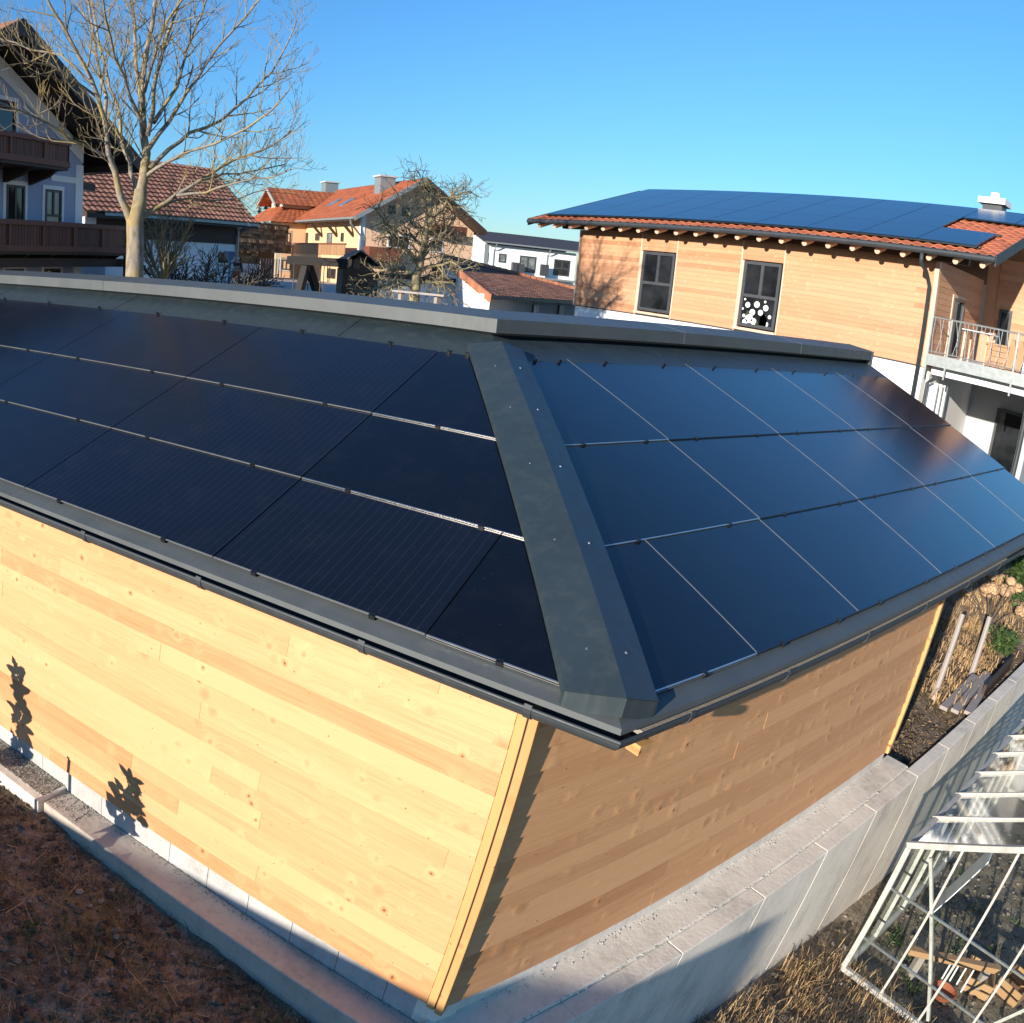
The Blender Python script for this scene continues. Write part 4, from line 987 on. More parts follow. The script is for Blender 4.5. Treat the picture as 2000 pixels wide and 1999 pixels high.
zr_ = yy(YH.uz(557, 369, dvm)[1]); zd = yy(YH.uz(573, 391, dv0)[1])
dm = MB().add([(du0, dv0, yy(ze_)), (du0, dv1, yy(ze_)), (du0, dv1, zd), (du0, dvm, zr_ - .25), (du0, dv0, zd)] + [(pk[0], dv0, yy(ze_)), (pk[0], dv1, yy(ze_)), (pk[0], dv1, zd), (pk[0], dvm, zr_ - .25), (pk[0], dv0, zd)],
    [(4, 3, 2, 1, 0), (0, 5, 9, 4), (1, 2, 7, 6)]).build('dormer', M['cream'], yh)
b = MB(); s = (zr_ - zd) / (dvm - dv0)
tile_face(b, (du0 - 1.3, dv0 - .9, zd - .9 * s), (pk[0], dv0 - .9, zd - .9 * s), (pk[0], dvm, zr_), (du0 - 1.3, dvm, zr_), .6, .5, .03, .04, 2, rn)
tile_face(b, (pk[0], dv1 + .9, zd - .9 * s), (du0 - 1.3, dv1 + .9, zd - .9 * s), (du0 - 1.3, dvm, zr_), (pk[0], dvm, zr_), .6, .5, .03, .04, 2, rn)
b.build('dormer_roof', M['tile_house'], dm)
MB().prism([(du0 - 1.35, dv0 - .95, zd - .9 * s - .25), (du0 - 1.35, dv0 - .95, zd - .9 * s + .1), (du0 - 1.35, dvm, zr_ + .12), (du0 - 1.35, dv1 + .95, zd - .9 * s + .1), (du0 - 1.35, dv1 + .95, zd - .9 * s - .25), (du0 - 1.35, dvm, zr_ - .25)], (.12, 0, 0)).build('bargeboard', M['grey_wood'], dm)
win(yh, -dvm - .6, -dvm + .6, yy(ze_) + .9, zd - .1, 0, pm='pane', nu=1, rotz=-math.pi / 2, loc=(du0 - .01, 0, 0))
for y0, y1 in ((454, 477), (507, 528)):
    q0 = YH.uz(551, y0, Vw); q1 = YH.uz(567, y1, Vw); win(yh, q0[0], q1[0], yy(q1[1]), yy(q0[1]), Vw, 'dark_frame', 'pane', 2, 1, trim='white_trim', fw=.12, tw=.2)

# ------------------------------------------------------------------ white modern house
p = at(1119, 560, 120); WH = Frame(p, R(-25)); wz0 = gz(p.x, p.y) - .4
wh = thing('white_house', 'white rendered modern house with dark grey roof and floor length windows', 'house', (WH.p.x, WH.p.y, wz0), WH.a)
def ww(x, y, v=0): a = WH.uz(x, y, v); return a[0], a[1] - wz0
ul = ww(947, 500)[0]; zeL = ww(962, 474)[1]; zeR = ww(1122, 499)[1]; ze_ = (zeL + zeR) / 2
zr_ = (ww(949, 453, 5)[1] + ww(1135, 472, 5)[1]) / 2
MB().box(ul, 0, 0, 10, 0, ze_).build('wall', M['white'], wh)
MB().prism([(ul, 0, ze_), (ul, 10, ze_), (ul, 5, zr_ - .3)], (.2, 0, 0)).build('gable_wall', M['white'], wh)
k1 = ww(998, 475)[0]
MB().hexa([(ul - .6, -1, ze_ + .15), (3, -1, ze_ + .15), (3, 5, zr_ - .2), (ul - .6, 5, zr_ - .2), (ul - .6, -1, ze_ + .35), (3, -1, ze_ + .35), (3, 5, zr_), (ul - .6, 5, zr_)]).build('roof', M['roof_black'], wh)
MB().hexa([(ul - .6, 5, zr_ - .2), (3, 5, zr_ - .2), (3, 11, ze_ + .15), (ul - .6, 11, ze_ + .15), (ul - .6, 5, zr_), (3, 5, zr_), (3, 11, ze_ + .35), (ul - .6, 11, ze_ + .35)]).build('roof', M['roof_black'], wh)
MB().box(ul - .6, 3, -1.15, -1.0, ze_ + .12, ze_ + .3).build('gutter', M['steel'], wh)
for x in (964, 1069): u = ww(x, 500)[0]; MB().tube([(u, -1.05, ze_ + .1), (u, -.5, ze_ - .5), (u, -.08, ze_ - .7), (u, -.08, 0)], .08, 6).build('downpipe', M['steel'], wh)
for x0, y0, x1, y1, n in ((1016, 499, 1045, 534, 2), (1083, 506, 1111, 541, 2), (975, 495, 988, 514, 1), (948.5, 493, 953.5, 512, 1)):
    a = ww(x0, y0); b_ = ww(x1, y1); win(wh, a[0], b_[0], b_[1], a[1], 0, 'dark_frame', 'pane' if x0 > 1050 else 'pane_curtain', n, 1, fw=.17, zs=[b_[1] + .45 * (a[1] - b_[1])] if x0 > 1050 else None)
a = ww(941, 470)[0]; MB().box(ul - .05, ul + .45, -.06, .2, 0, ze_).build('corner_panel', M['steel'], wh)
MB().box(ul - 4.5, ul, 3, 10, 0, ze_ * .62).build('low_annex', M['white'], wh)
for x, y in ((1000, 520), (1009, 523), (1056, 524)): u, z = ww(x, y); MB().box(u - .5, u + .5, -1.6, -1.0, z - 1.0, z + .5).build('balcony_screen', M['dark_frame'], wh)
MB().box(ww(1000, 530)[0], -.5, -1.6, 0, ww(1040, 540)[1] - .25, ww(1040, 540)[1]).build('terrace', M['steel'], wh)

# ------------------------------------------------------------------ low tiled shed with hipped roof
p = at(945, 600, 28.5); SH = Frame(p, R(17)); sz = gz(p.x, p.y) - .2
sh = thing('tiled_shed', 'low shed, front wall greyed for shade, with hipped roof of old brown tiles and two wall lamps', 'shed', (SH.p.x, SH.p.y, sz), SH.a)
def ss(x, y, v=0): a = SH.uz(x, y, v); return a[0], a[1] - sz
ze_ = (ss(949, 579.5, -.35)[1] + ss(1123, 588, -.35)[1]) / 2
bd = 5.5; ap = ss(862, 502, bd)
er = ss(1233, 592, -.35)[0]
b = MB(); tile_face(b, (-.35, -.35, ze_), (er, -.35, ze_), (ap[0] + .05, bd, ap[1]), (ap[0], bd, ap[1]), .26, .33, .04, .02, 3, rn)
tile_face(b, (er, -.35, ze_), (er, bd * 2, ze_), (ap[0] + .1, bd, ap[1]), (ap[0] + .05, bd, ap[1]), .3, .33, .03, .02, 2, rn)
b.build('tiled_roof', M['tile_shed'], sh)
rt = MB(); n_ = 34
for k in range(n_):
    q0 = Vector((er, -.35, ze_)).lerp(Vector((ap[0], bd, ap[1])), k / n_); q1 = Vector((er, -.35, ze_)).lerp(Vector((ap[0], bd, ap[1])), (k + 1.15) / n_)
    rt.tube([q0 + Vector((0, 0, .03)), q1 + Vector((0, 0, .03))], [.14, .11], 8, rn.random())
rt.build('ridge_tiles', M['tile_ridge'], sh)
vt = MB()
for k in range(16):
    q0 = Vector((-.4, -.4, ze_)).lerp(Vector((ap[0], bd, ap[1])), k / 16); q1 = Vector((-.4, -.4, ze_)).lerp(Vector((ap[0], bd, ap[1])), (k + .85) / 16)
    vt.bar(q0 + Vector((0, 0, -.06)), q1 + Vector((0, 0, -.04)), .08, .26, t=rn.random())
vt.build('verge_tiles', M['tile_ridge'], sh)
MB().box(0, er - .5, 0, .2, 0, ze_ + .05).build('front_wall', M['greyr'], sh)  # front wall grey for shade, gable wall white for sun, in their colours
MB().add([(.0, .02, 0), (ap[0] + .35, bd, 0), (ap[0] + .35, bd, ap[1] - .15), (.0, .02, ze_ - .05)], [(0, 3, 2, 1)]).build('gable_wall', M['white'], sh).modifiers.new('t', 'SOLIDIFY').thickness = .2
MB().box(-.35, er, -.42, -.36, ze_ - .1, ze_ + .02).build('gutter', M['dark_frame'], sh)
for x in (1041.5, 1091.5):
    u0, z0 = ss(x, 604)
    l = MB().box(u0 - .1, u0 + .14, -.14, .0, z0 - .2, z0 + .16).build('wall_lamp', M['dark_frame'], sh)
    for du in (-.12, .04): MB().box(u0 + du, u0 + du + .075, -.16, -.08, z0 - .22, z0 + .16).build('lamp_shade', M['white_trim'], l)

# ------------------------------------------------------------------ dark garden hut
p = at(668, 555, 33); HT = Frame(p, R(-32)); hz_ = gz(p.x, p.y) - .1
ht = thing('dark_hut', 'small dark hut with a pitched bark brown roof behind the swing frame', 'hut', (HT.p.x, HT.p.y, hz_), HT.a)
pk_ = HT.uz(704, 490, 0); lo_ = HT.uz(652, 520, 0); W2 = (pk_[0]) * 2
MB().prism([(.0, 0, 0), (W2, 0, 0), (W2, 0, lo_[1] - hz_ - .1), (pk_[0], 0, pk_[1] - hz_ - .15), (0, 0, lo_[1] - hz_ - .1)], (0, 4.5, 0)).build('wall', M['dark_wood'], ht)
for s_ in (0, 1):
    e_ = lo_[0] if s_ == 0 else 2 * pk_[0] - lo_[0]
    A = [(e_, -.5, lo_[1] - hz_), (e_, 5, lo_[1] - hz_), (pk_[0], 5, pk_[1] - hz_), (pk_[0], -.5, pk_[1] - hz_)]
    shg = MB()
    for k in range(14):
        f0, f1 = k / 14, (k + 1.1) / 14
        for j in range(12):
            g0, g1 = j / 12, (j + .96) / 12
            P0 = Vector(A[0]).lerp(Vector(A[3]), f0); P1 = Vector(A[1]).lerp(Vector(A[2]), f0); P2 = Vector(A[1]).lerp(Vector(A[2]), f1); P3 = Vector(A[0]).lerp(Vector(A[3]), f1); hh = Vector((0, 0, .05 + rn.random() * .05))
            shg.hexa([P0.lerp(P1, g0), P0.lerp(P1, g1), P3.lerp(P2, g1), P3.lerp(P2, g0), P0.lerp(P1, g0) + hh, P0.lerp(P1, g1) + hh, P3.lerp(P2, g1) + hh * .3, P3.lerp(P2, g0) + hh * .3], rn.random())
    shg.build('shingle_roof', M['grey_wood'], ht)
MB().box(W2 + .2, W2 + 3.4, .6, 3.5, 0, lo_[1] - hz_ - .3).build('white_annex', M['white'], ht)
MB().box(W2 + .1, W2 + 3.7, .3, 3.8, lo_[1] - hz_ - .3, lo_[1] - hz_ - .12).build('annex_roof', M['dark_wood'], ht)

# ------------------------------------------------------------------ swing frame
a = at(566, 508, 21); b_ = at(702, 516, 19.5)
sw = thing('swing_frame', 'heavy dark timber swing frame with an A shaped leg in front of the apricot house', 'swing', (a.x, a.y, gz(a.x, a.y)))
o_ = Vector((a.x, a.y, gz(a.x, a.y)))
MB().bar(a - o_, b_ - o_ - (b_ - a) * .03, .2, .2).build('beam', M['black_wood'], sw)
m = at(600, 512, 20.7)
for x in (586, 618):
    f = at(x, 566, 20.5 if x < 600 else 20.9); d = (f - m); MB().bar(m - o_, m + d * 1.6 - o_, .17, .17).build('leg', M['black_wood'], sw)
for x in (575, 604, 628, 634): q = at(x, 514, 20.6); MB().tube([q - o_, q - o_ - Vector((0, 0, 1.7))], .012, 4).build('rope', M['dark_bark'], sw)
# street lamp
p = at(447, 550, 38); g0 = gz(p.x, p.y); t_ = at(448, 498, 38)
la = thing('street_lamp', 'blue grey street lamp on a thin post in front of the barn', 'street lamp', (p.x, p.y, g0))
MB().tube([(0, 0, 0), (0, 0, t_.z - g0 - .2)], .055, 8).build('post', M['lampblue'], la)
MB().hexa([(-.1, -.1, t_.z - g0 - .25), (.1, -.1, t_.z - g0 - .25), (.1, .1, t_.z - g0 - .25), (-.1, .1, t_.z - g0 - .25), (-.17, -.17, t_.z - g0 + .1), (.17, -.17, t_.z - g0 + .1), (.17, .17, t_.z - g0 + .1), (-.17, .17, t_.z - g0 + .1)]).build('lantern', M['lampblue'], la)
MB().box(-.2, .2, -.2, .2, t_.z - g0 + .1, t_.z - g0 + .16).build('lamp_cap', M['lampblue'], la)

# ------------------------------------------------------------------ person seen far away behind the roof
def person(loc, rz_, H, label):
    t = thing('person', label, 'person', loc, rz_)
    k = H / 1.75
    J = [(0, 0, .95), (0, 0, 1.15), (0, .01, 1.38), (0, .0, 1.5), (0, -.01, 1.56), (0, -.02, 1.68),         # pelvis, waist, chest, neck, head
         (.1, 0, .9), (.12, .02, .5), (.13, .06, .08), (.13, -.08, .03), (-.1, 0, .9), (-.12, -.05, .5), (-.12, .0, .08), (-.12, -.14, .03),
         (.2, .01, 1.42), (.27, .03, 1.14), (.24, -.12, .93), (.23, -.18, .85), (-.2, .01, 1.42), (-.27, .03, 1.14), (-.2, -.16, 1.0), (-.16, -.22, .95)]
    E = [(0, 1), (1, 2), (2, 3), (3, 4), (4, 5), (0, 6), (6, 7), (7, 8), (8, 9), (0, 10), (10, 11), (11, 12), (12, 13), (2, 14), (14, 15), (15, 16), (16, 17), (2, 18), (18, 19), (19, 20), (20, 21)]
    rad = [.16, .14, .17, .065, .075, .10, .1, .075, .05, .04, .1, .075, .05, .04, .075, .055, .042, .035, .075, .055, .042, .035]
    me = bpy.data.meshes.new('body'); me.from_pydata([tuple(c * k for c in j) for j in J], E, []); o = bpy.data.objects.new('body', me); COL.objects.link(o); o.parent = t
    o.modifiers.new('skin', 'SKIN'); 
    for i, s in enumerate(me.skin_vertices[0].data): s.radius = (rad[i] * k, rad[i] * k); s.use_root = (i == 0)
    o.modifiers.new('sub', 'SUBSURF').levels = 1; o.modifiers['sub'].render_levels = 1; me.materials.append(M['skin'])
    def cover(name, mat, idx, ex):
        mp = {j: n for n, j in enumerate(idx)}
        m2 = bpy.data.meshes.new(name); m2.from_pydata([tuple(c * k for c in J[j]) for j in idx], [(mp[a], mp[b]) for a, b in E if a in mp and b in mp], [])
        c = bpy.data.objects.new(name, m2); COL.objects.link(c); c.parent = t; c.modifiers.new('skin', 'SKIN')
        for i, s in enumerate(m2.skin_vertices[0].data): s.radius = ((rad[idx[i]] + ex) * k,) * 2; s.use_root = (i == 0)
        c.modifiers.new('sub', 'SUBSURF').levels = 1; c.modifiers['sub'].render_levels = 1; m2.materials.append(M[mat])
    cover('jacket', 'jacket', [1, 2, 14, 15, 16, 18, 19, 20], .022); cover('trousers', 'trousers', [0, 6, 7, 8, 10, 11, 12], .018)
    cover('hair', 'hair', [5], .0) if False else None
    hb = bpy.data.meshes.new('hair'); bm = bmesh.new(); bmesh.ops.create_uvsphere(bm, u_segments=10, v_segments=6, radius=.105 * k); bm.to_mesh(hb); bm.free(); hb.materials.append(M['hair'])
    h = bpy.data.objects.new('hair', hb); COL.objects.link(h); h.parent = t; h.location = (0, .02 * k, 1.70 * k)
    return t
p = at(462, 548, 46); person((p.x, p.y, gz(p.x, p.y)), 2.3, 1.78, 'person in dark jacket and rust red trousers walking across the yard near the barn')
# ------------------------------------------------------------------ bare trees
class Tree:
    def __init__(s, seed): s.r = random.Random(seed); s.big = MB(); s.twig = MB(); s.n = 0
    def rdir(s):
        while True:
            v = Vector((s.r.uniform(-1, 1), s.r.uniform(-1, 1), s.r.uniform(-1, 1)))
            if .1 < v.length < 1: return v.normalized()
    def branch(s, p, d, L, r, lev, cfg):
        """curved tapering shoot that bears smaller ones"""
        n = cfg['seg'][lev]; pts = [p]; rad = [r]; cur = p.copy(); dd = d.normalized()
        for i in range(n):
            dd = (dd + s.rdir() * cfg['wob'][lev] + cfg['bend'][lev] * (1.0 / n)).normalized()
            cur = cur + dd * (L / n); pts.append(cur.copy()); rad.append(max(cfg['rmin'], r * (1 - (i + 1) / n * (1 - cfg['tip'])))) 
        (s.big if lev < cfg['split'] else s.twig).tube(pts, rad, cfg['sides'][lev], cap=False); s.n += 1
        if lev + 1 < len(cfg['seg']): s.sprout(pts, rad, L, lev + 1, cfg)
    def sprout(s, pts, rad, L, lev, cfg, f0=None):
        num = max(1, int(L * cfg['dens'][lev] * s.r.uniform(.8, 1.25))); f0 = cfg['from'][lev] if f0 is None else f0
        m = len(pts) - 1; side = s.r.random() * 6.28
        for k in range(num):
            f = f0 + (1 - f0) * (k + s.r.random()) / num; x = min(f * m, m - 1e-3); i = int(x); q = pts[i].lerp(pts[i + 1], x - i)
            ax = (pts[i + 1] - pts[i]).normalized(); o = ax.orthogonal().normalized(); side += 2.4 + s.r.uniform(-.6, .6)
            o = Matrix.Rotation(side, 3, ax) @ o; a = cfg['ang'][lev] * s.r.uniform(.75, 1.25)
            d = ax * math.cos(a) + o * math.sin(a)
            l = cfg['len'][lev] * s.r.uniform(.55, 1.2) * (1.15 - .5 * f)
            s.branch(q, d, l, max(cfg['rmin'], min(rad[i] * .6, cfg['rad'][lev] * s.r.uniform(.8, 1.2))), lev, cfg)
def finish(T, root, nb, mb_, mt):
    a = T.big.build('trunk', mb_, root, smooth=True); b = T.twig.build('crown', mt, root, smooth=True); return a, b

# large tree on the left: limbs follow the photograph, leaning out in depth
D0_ = 16.0; base = at(262, 545, D0_); gb_ = gz(base.x, base.y)
tl = thing('bare_tree', 'tall bare spreading tree with yellow lichened trunk in front of the lavender house', 'tree', (base.x, base.y, gb_))
T = Tree(3); O_ = Vector((base.x, base.y, gb_)); vdir = Vector((base.x - CAM.x, base.y - CAM.y, 0)).normalized()
def px(x, y, off=0.0): return at(x, y, D0_ + off) - O_
trunk = [Vector((.0, 0, -.3)), px(263, 520), px(264, 470), px(263, 432)]
T.big.tube([trunk[0], trunk[1], trunk[2], trunk[3], px(272, 400), px(275, 370)], [.19, .175, .165, .165, .14, .12], 14)
limbs = [  # pixels, depth offset at the tip, radius at base, tip
 ([(255, 432), (238, 385), (222, 335), (212, 300), (205, 240), (190, 185), (160, 120), (120, 50), (85, -10), (50, -70)], -1.2, .085, .02),
 ([(204, 245), (208, 190), (192, 120), (180, 60), (168, -10), (150, -80)], .6, .045, .016),
 ([(207, 303), (175, 290), (140, 272), (95, 240), (50, 222), (0, 200), (-60, 170)], -1.8, .035, .012),
 ([(190, 190), (150, 160), (100, 130), (50, 118), (0, 70)], -2.2, .032, .012),
 ([(180, 165), (120, 105), (60, 95), (0, 75), (-50, 40)], 1.0, .03, .012),
 ([(272, 400), (278, 350), (284, 300), (282, 240), (278, 190), (282, 120), (296, 50), (310, -30), (320, -110)], .4, .12, .03),
 ([(280, 215), (268, 150), (262, 80), (258, 0), (250, -90)], 1.6, .055, .02),
 ([(268, 405), (263, 360), (252, 320), (238, 285), (236, 230), (215, 170), (195, 90), (180, 10), (165, -60)], 1.5, .06, .018),
 ([(288, 265), (300, 215), (305, 150), (320, 90), (345, 20), (360, -60)], -1.4, .055, .018),
 ([(284, 300), (310, 262), (345, 215), (385, 150), (430, 90), (480, 30), (520, -20)], .8, .055, .014),
 ([(292, 330), (330, 290), (370, 262), (430, 235), (480, 195), (530, 140), (562, 85), (580, 40)], 2.0, .05, .012),
 ([(284, 345), (320, 318), (360, 300), (420, 280), (480, 250), (530, 218), (565, 175)], -1.8, .045, .012),
 ([(275, 425), (305, 408), (345, 382), (395, 352), (440, 322), (490, 300), (535, 282), (568, 255)], 1.0, .065, .013),
 ([(345, 382), (400, 375), (450, 362), (500, 350), (545, 342), (568, 330)], -1.0, .032, .01),
 ([(395, 352), (440, 340), (500, 335), (560, 320)], 2.4, .026, .01),
 ([(280, 420), (320, 400), (370, 385), (420, 392), (470, 385), (520, 370)], 2.2, .03, .01),
 ([(300, 240), (345, 170), (365, 100), (395, 30), (420, -50)], 1.8, .045, .014),
 ([(282, 250), (255, 190), (225, 110), (205, 40), (200, -40)], -2.2, .045, .014),
 ([(282, 180), (300, 110), (330, 40), (380, -30), (430, -80)], -2.4, .04, .014),
]
CF = dict(seg=[6, 5, 4, 3], wob=[.1, .16, .2, .22], bend=[Vector((0, 0, .3)), Vector((0, 0, .55)), Vector((0, 0, .75)), Vector((0, 0, .8))], rmin=.0038, tip=.4, split=1, sides=[7, 5, 4, 3],
          dens=[0, 3.6, 6.2, 6.4], **{'from': [0, .22, .15, .2]}, ang=[0, .75, .8, .7], len=[0, 1.12, .56, .28], rad=[0, .0165, .0078, .005])
for pts, off, r0_, r1_ in limbs:
    n = len(pts); P = [px(x, y, off * (k / (n - 1)) ** 1.3) for k, (x, y) in enumerate(pts)]
    # densify and jitter
    Q = []
    for k in range(n - 1):
        for f in (0, .5): Q.append(P[k].lerp(P[k + 1], f) + (T.rdir() * .025 if k else Vector()))
    Q.append(P[-1]); rr_ = [r0_ + (r1_ - r0_) * (k / (len(Q) - 1)) ** .7 for k in range(len(Q))]
    T.big.tube(Q, rr_, 8, cap=False)
    L = sum((b - a).length for a, b in zip(Q, Q[1:])); T.sprout(Q, rr_, L, 1, CF, .2)
finish(T, tl, 0, M['bark'], M['twig'])

# small bare tree and dark shrub by the barn
base = at(318, 548, 24); g0 = gz(base.x, base.y)
t2 = thing('small_bare_tree', 'small bare multi stemmed tree in front of the barn wall', 'tree', (base.x, base.y, g0))
T = Tree(9); h0 = at(318, 530, 24).z - g0
T.big.tube([(0, 0, -.2), (.02, 0, h0 * .6), (.0, 0, h0)], [.13, .12, .13], 9)
CF2 = dict(seg=[5, 4, 4, 3], wob=[.12, .18, .22, .25], bend=[Vector((0, 0, .45)), Vector((0, 0, .5)), Vector((0, 0, .5)), Vector((0, 0, .5))], rmin=.0055, tip=.4, split=1, sides=[6, 4, 3, 3],
          dens=[0, 3.6, 5.2, 5.0], **{'from': [0, .25, .2, .2]}, ang=[0, .55, .6, .6], len=[0, .95, .5, .3], rad=[0, .025, .013, .009])
for k in range(13):
    a = k * 2.4; sp_ = T.r.uniform(.25, .95)
    T.branch(Vector((0, 0, h0 * T.r.uniform(.8, 1.0))), Vector((math.cos(a) * sp_, math.sin(a) * sp_, 1)), T.r.uniform(1.3, 2.0), .042, 0, CF2)
finish(T, t2, 0, M['twig'], M['twig'])

base = at(398, 550, 26); g0 = gz(base.x, base.y)
t3 = thing('dark_shrub', 'dark leafless shrub beside the small tree at the barn', 'shrub', (base.x, base.y, g0))
T = Tree(21)
CF3 = dict(seg=[5, 4, 3], wob=[.2, .3, .35], bend=[Vector((0, 0, .3))] * 3, rmin=.011, tip=.45, split=1, sides=[5, 4, 3], dens=[0, 8, 9], **{'from': [0, .3, .1]}, ang=[0, .8, .9], len=[0, .8, .42], rad=[0, .02, .014])
for k in range(20):
    a = k * 2.4; sp_ = T.r.uniform(.2, 1.1)
    T.branch(Vector((math.cos(a) * .3, math.sin(a) * .3, .0)), Vector((math.cos(a) * sp_, math.sin(a) * sp_, 1.1)), T.r.uniform(.6, 1.0) * (at(398, 468, 26).z - g0), .045, 0, CF3)
finish(T, t3, 0, M['dark_bark'], M['dark_bark'])

# gnarled old fruit tree in front of the farmhouse
FD = 21.0; base = at(812, 580, FD); g0 = gz(base.x, base.y); O2 = Vector((base.x, base.y, g0))
ft = thing('old_fruit_tree', 'gnarled lichen covered fruit tree with dense drooping twigs before the apricot house', 'tree', tuple(O2))
T = Tree(33)
def fx(x, y, off=0.0): return at(x, y, FD + off) - O2
limb2 = [([(808, 590), (812, 560), (818, 530), (824, 490), (830, 450), (836, 410), (841, 385), (846, 362)], 0, .15, .04),
 ([(820, 520), (800, 490), (780, 468), (765, 445), (745, 425), (735, 405)], -.8, .07, .02), ([(822, 505), (845, 480), (865, 455), (885, 430), (900, 405)], .7, .07, .02),
 ([(828, 460), (805, 430), (790, 405), (780, 385)], .8, .06, .02), ([(832, 440), (855, 415), (875, 390), (895, 368)], -.7, .06, .02), ([(818, 530), (850, 515), (880, 515), (905, 530)], -.9, .06, .018),
 ([(815, 540), (785, 525), (755, 525), (730, 540)], .9, .06, .018), ([(812, 555), (840, 548), (870, 560), (890, 575)], .5, .05, .015), ([(810, 560), (775, 550), (735, 560), (700, 575)], -.9, .05, .014),
 ([(840, 395), (832, 372), (812, 352), (800, 334)], .2, .035, .01), ([(850, 400), (880, 385), (905, 378), (925, 372)], .4, .03, .008), ([(826, 480), (800, 460), (770, 450), (745, 460)], 1.0, .05, .015), ([(836, 420), (860, 440), (885, 455), (900, 475)], 1.0, .05, .015)]
CF4 = dict(seg=[5, 4, 4, 3], wob=[.3, .42, .5, .5], bend=[Vector((0, 0, .1)), Vector((0, 0, -.1)), Vector((0, 0, -.15)), Vector((0, 0, .1))], rmin=.0052, tip=.45, split=1, sides=[7, 5, 4, 3],
          dens=[0, 9, 9.5, 9], **{'from': [0, .12, .1, .1]}, ang=[0, 1.0, .95, .9], len=[0, .62, .4, .24], rad=[0, .022, .011, .0078])
for pts, off, r0_, r1_ in limb2:
    n = len(pts); P = [fx(x, y, off * k / (n - 1)) for k, (x, y) in enumerate(pts)]; Q = []
    for k in range(n - 1):
        for f in (0, .5): Q.append(P[k].lerp(P[k + 1], f) + (T.rdir() * .06 if k else Vector()))
    Q.append(P[-1]); rr_ = [r0_ + (r1_ - r0_) * (k / (len(Q) - 1)) ** .7 for k in range(len(Q))]
    T.big.tube(Q, rr_, 8, cap=False); L = sum((b - a).length for a, b in zip(Q, Q[1:])); T.sprout(Q, rr_, L, 1, CF4, .15)
finish(T, ft, 0, M['fruit_bark'], M['fruit_bark'])
# loose boards lying under the fruit tree
a = at(770, 568, 19.5); b_ = at(870, 578, 19.2)
pt = thing('garden_bench', 'rough plank bench under the fruit tree', 'bench', (a.x, a.y, gz(a.x, a.y)))
o_ = Vector((a.x, a.y, gz(a.x, a.y))); MB().bar(a - o_, b_ - o_, .3, .045).build('seat', M['grey_wood'], pt)
for f in (.15, .85): q = a.lerp(b_, f) - o_; MB().bar((q.x, q.y, 0), (q.x, q.y, q.z - .03), .1, .1).build('leg', M['grey_wood'], pt)

# conifers far behind
rn = random.Random(8)
def conifer(x, ytop, ybase, dist, half, label, seed):
    r = random.Random(seed); tp_ = at(x, ytop, dist); bs = at(x, ybase, dist); g0 = gz(bs.x, bs.y); H = tp_.z - g0; Rm = half / F * dist
    t = thing('conifer', label, 'tree', (bs.x, bs.y, g0), group='conifers behind the houses')
    MB().tube([(0, 0, 0), (0, 0, H * .97)], [.22, .03], 7).build('trunk', M['dark_bark'], t)
    b = MB(); n = int(60 + H * 10)
    for k in range(n):
        f = r.random() ** .8; z = H * (.2 + .79 * f); L = Rm * (1.02 - f) * r.uniform(.6, 1.15) + .15; a = r.random() * 6.283
        for j in range(7):
            q = (j + .5) / 7; c = Vector((math.cos(a) * L * q, math.sin(a) * L * q, z - L * .35 * q + r.uniform(-.15, .15))); s = .32 * (1.1 - .5 * q) * (H / 12)
            d1 = Vector((r.uniform(-1, 1), r.uniform(-1, 1), r.uniform(-.9, .3))) * s; d2 = Vector((r.uniform(-1, 1), r.uniform(-1, 1), r.uniform(-.6, .6))) * s * .6
            b.add([c - d1 * .5, c + d2, c + d1, c - d2], [(0, 1, 2, 3)], r.random())
    b.build('crown', M['conifer_far'], t)
conifer(517, 384, 470, 130, 17, 'broad conifer rising between barn roof and apricot house', 1)
conifer(504, 394, 470, 140, 11, 'thin pale conifer top just right of the barn roof edge', 2)
conifer(542, 392, 470, 135, 10, 'dark narrow conifer touching the apricot house dormer', 3)

# ------------------------------------------------------------------ sunken garden: greenhouse
gx0, gy0, gl, gt_z, base_z = 5.45, -.62, 6.6, -2.65, -4.30
GH = Vector((gx0, gy0, base_z)); ge = gt_z - base_z; rs = .54; bayx, bayy = .81, .52; nb = 8; gd = 2.6
gr = thing('greenhouse', 'white aluminium framed glass greenhouse standing in the sunken garden below the concrete wall', 'greenhouse', tuple(GH))
ml = M['worn_white']
# local: x along ridge (away), -y to the right
def zr(y): return ge + rs * min(y, gd - y) if y <= gd else ge
L = bayx * nb
for k in range(nb + 1):
    x = k * bayx; w_ = .05 if k in (0,) else .026
    if k == 0:
        MB().bar((x, .03, ge), (x, -gd / 2, ge + rs * gd / 2), .05, .062).build('rafter', ml, gr); MB().bar((x, -gd, ge), (x, -gd / 2, ge + rs * gd / 2), .07, .07).build('rafter', ml, gr)
    else:
        MB().bar((x, .04, ge + .0), (x, -gd / 2, ge + rs * gd / 2), w_, .045).build('glazing_bar', ml, gr)
        MB().bar((x, -gd, ge), (x, -gd / 2, ge + rs * gd / 2), w_, .04).build('glazing_bar', ml, gr)
    MB().box(x - .018, x + .018, -.03, .012, 0, ge).build('mullion', ml, gr)
    MB().box(x - .018, x + .018, -gd - .012, -gd + .03, 0, ge).build('mullion', ml, gr)
MB().bar((0, .0, ge), (L, .0, ge), .05, .06).build('eave_rail', ml, gr); MB().bar((0, -gd, ge), (L, -gd, ge), .05, .06).build('eave_rail', ml, gr)
MB().bar((0, -gd / 2, ge + rs * gd / 2 + .02), (L, -gd / 2, ge + rs * gd / 2 + .02), .07, .07).build('ridge_rail', ml, gr)
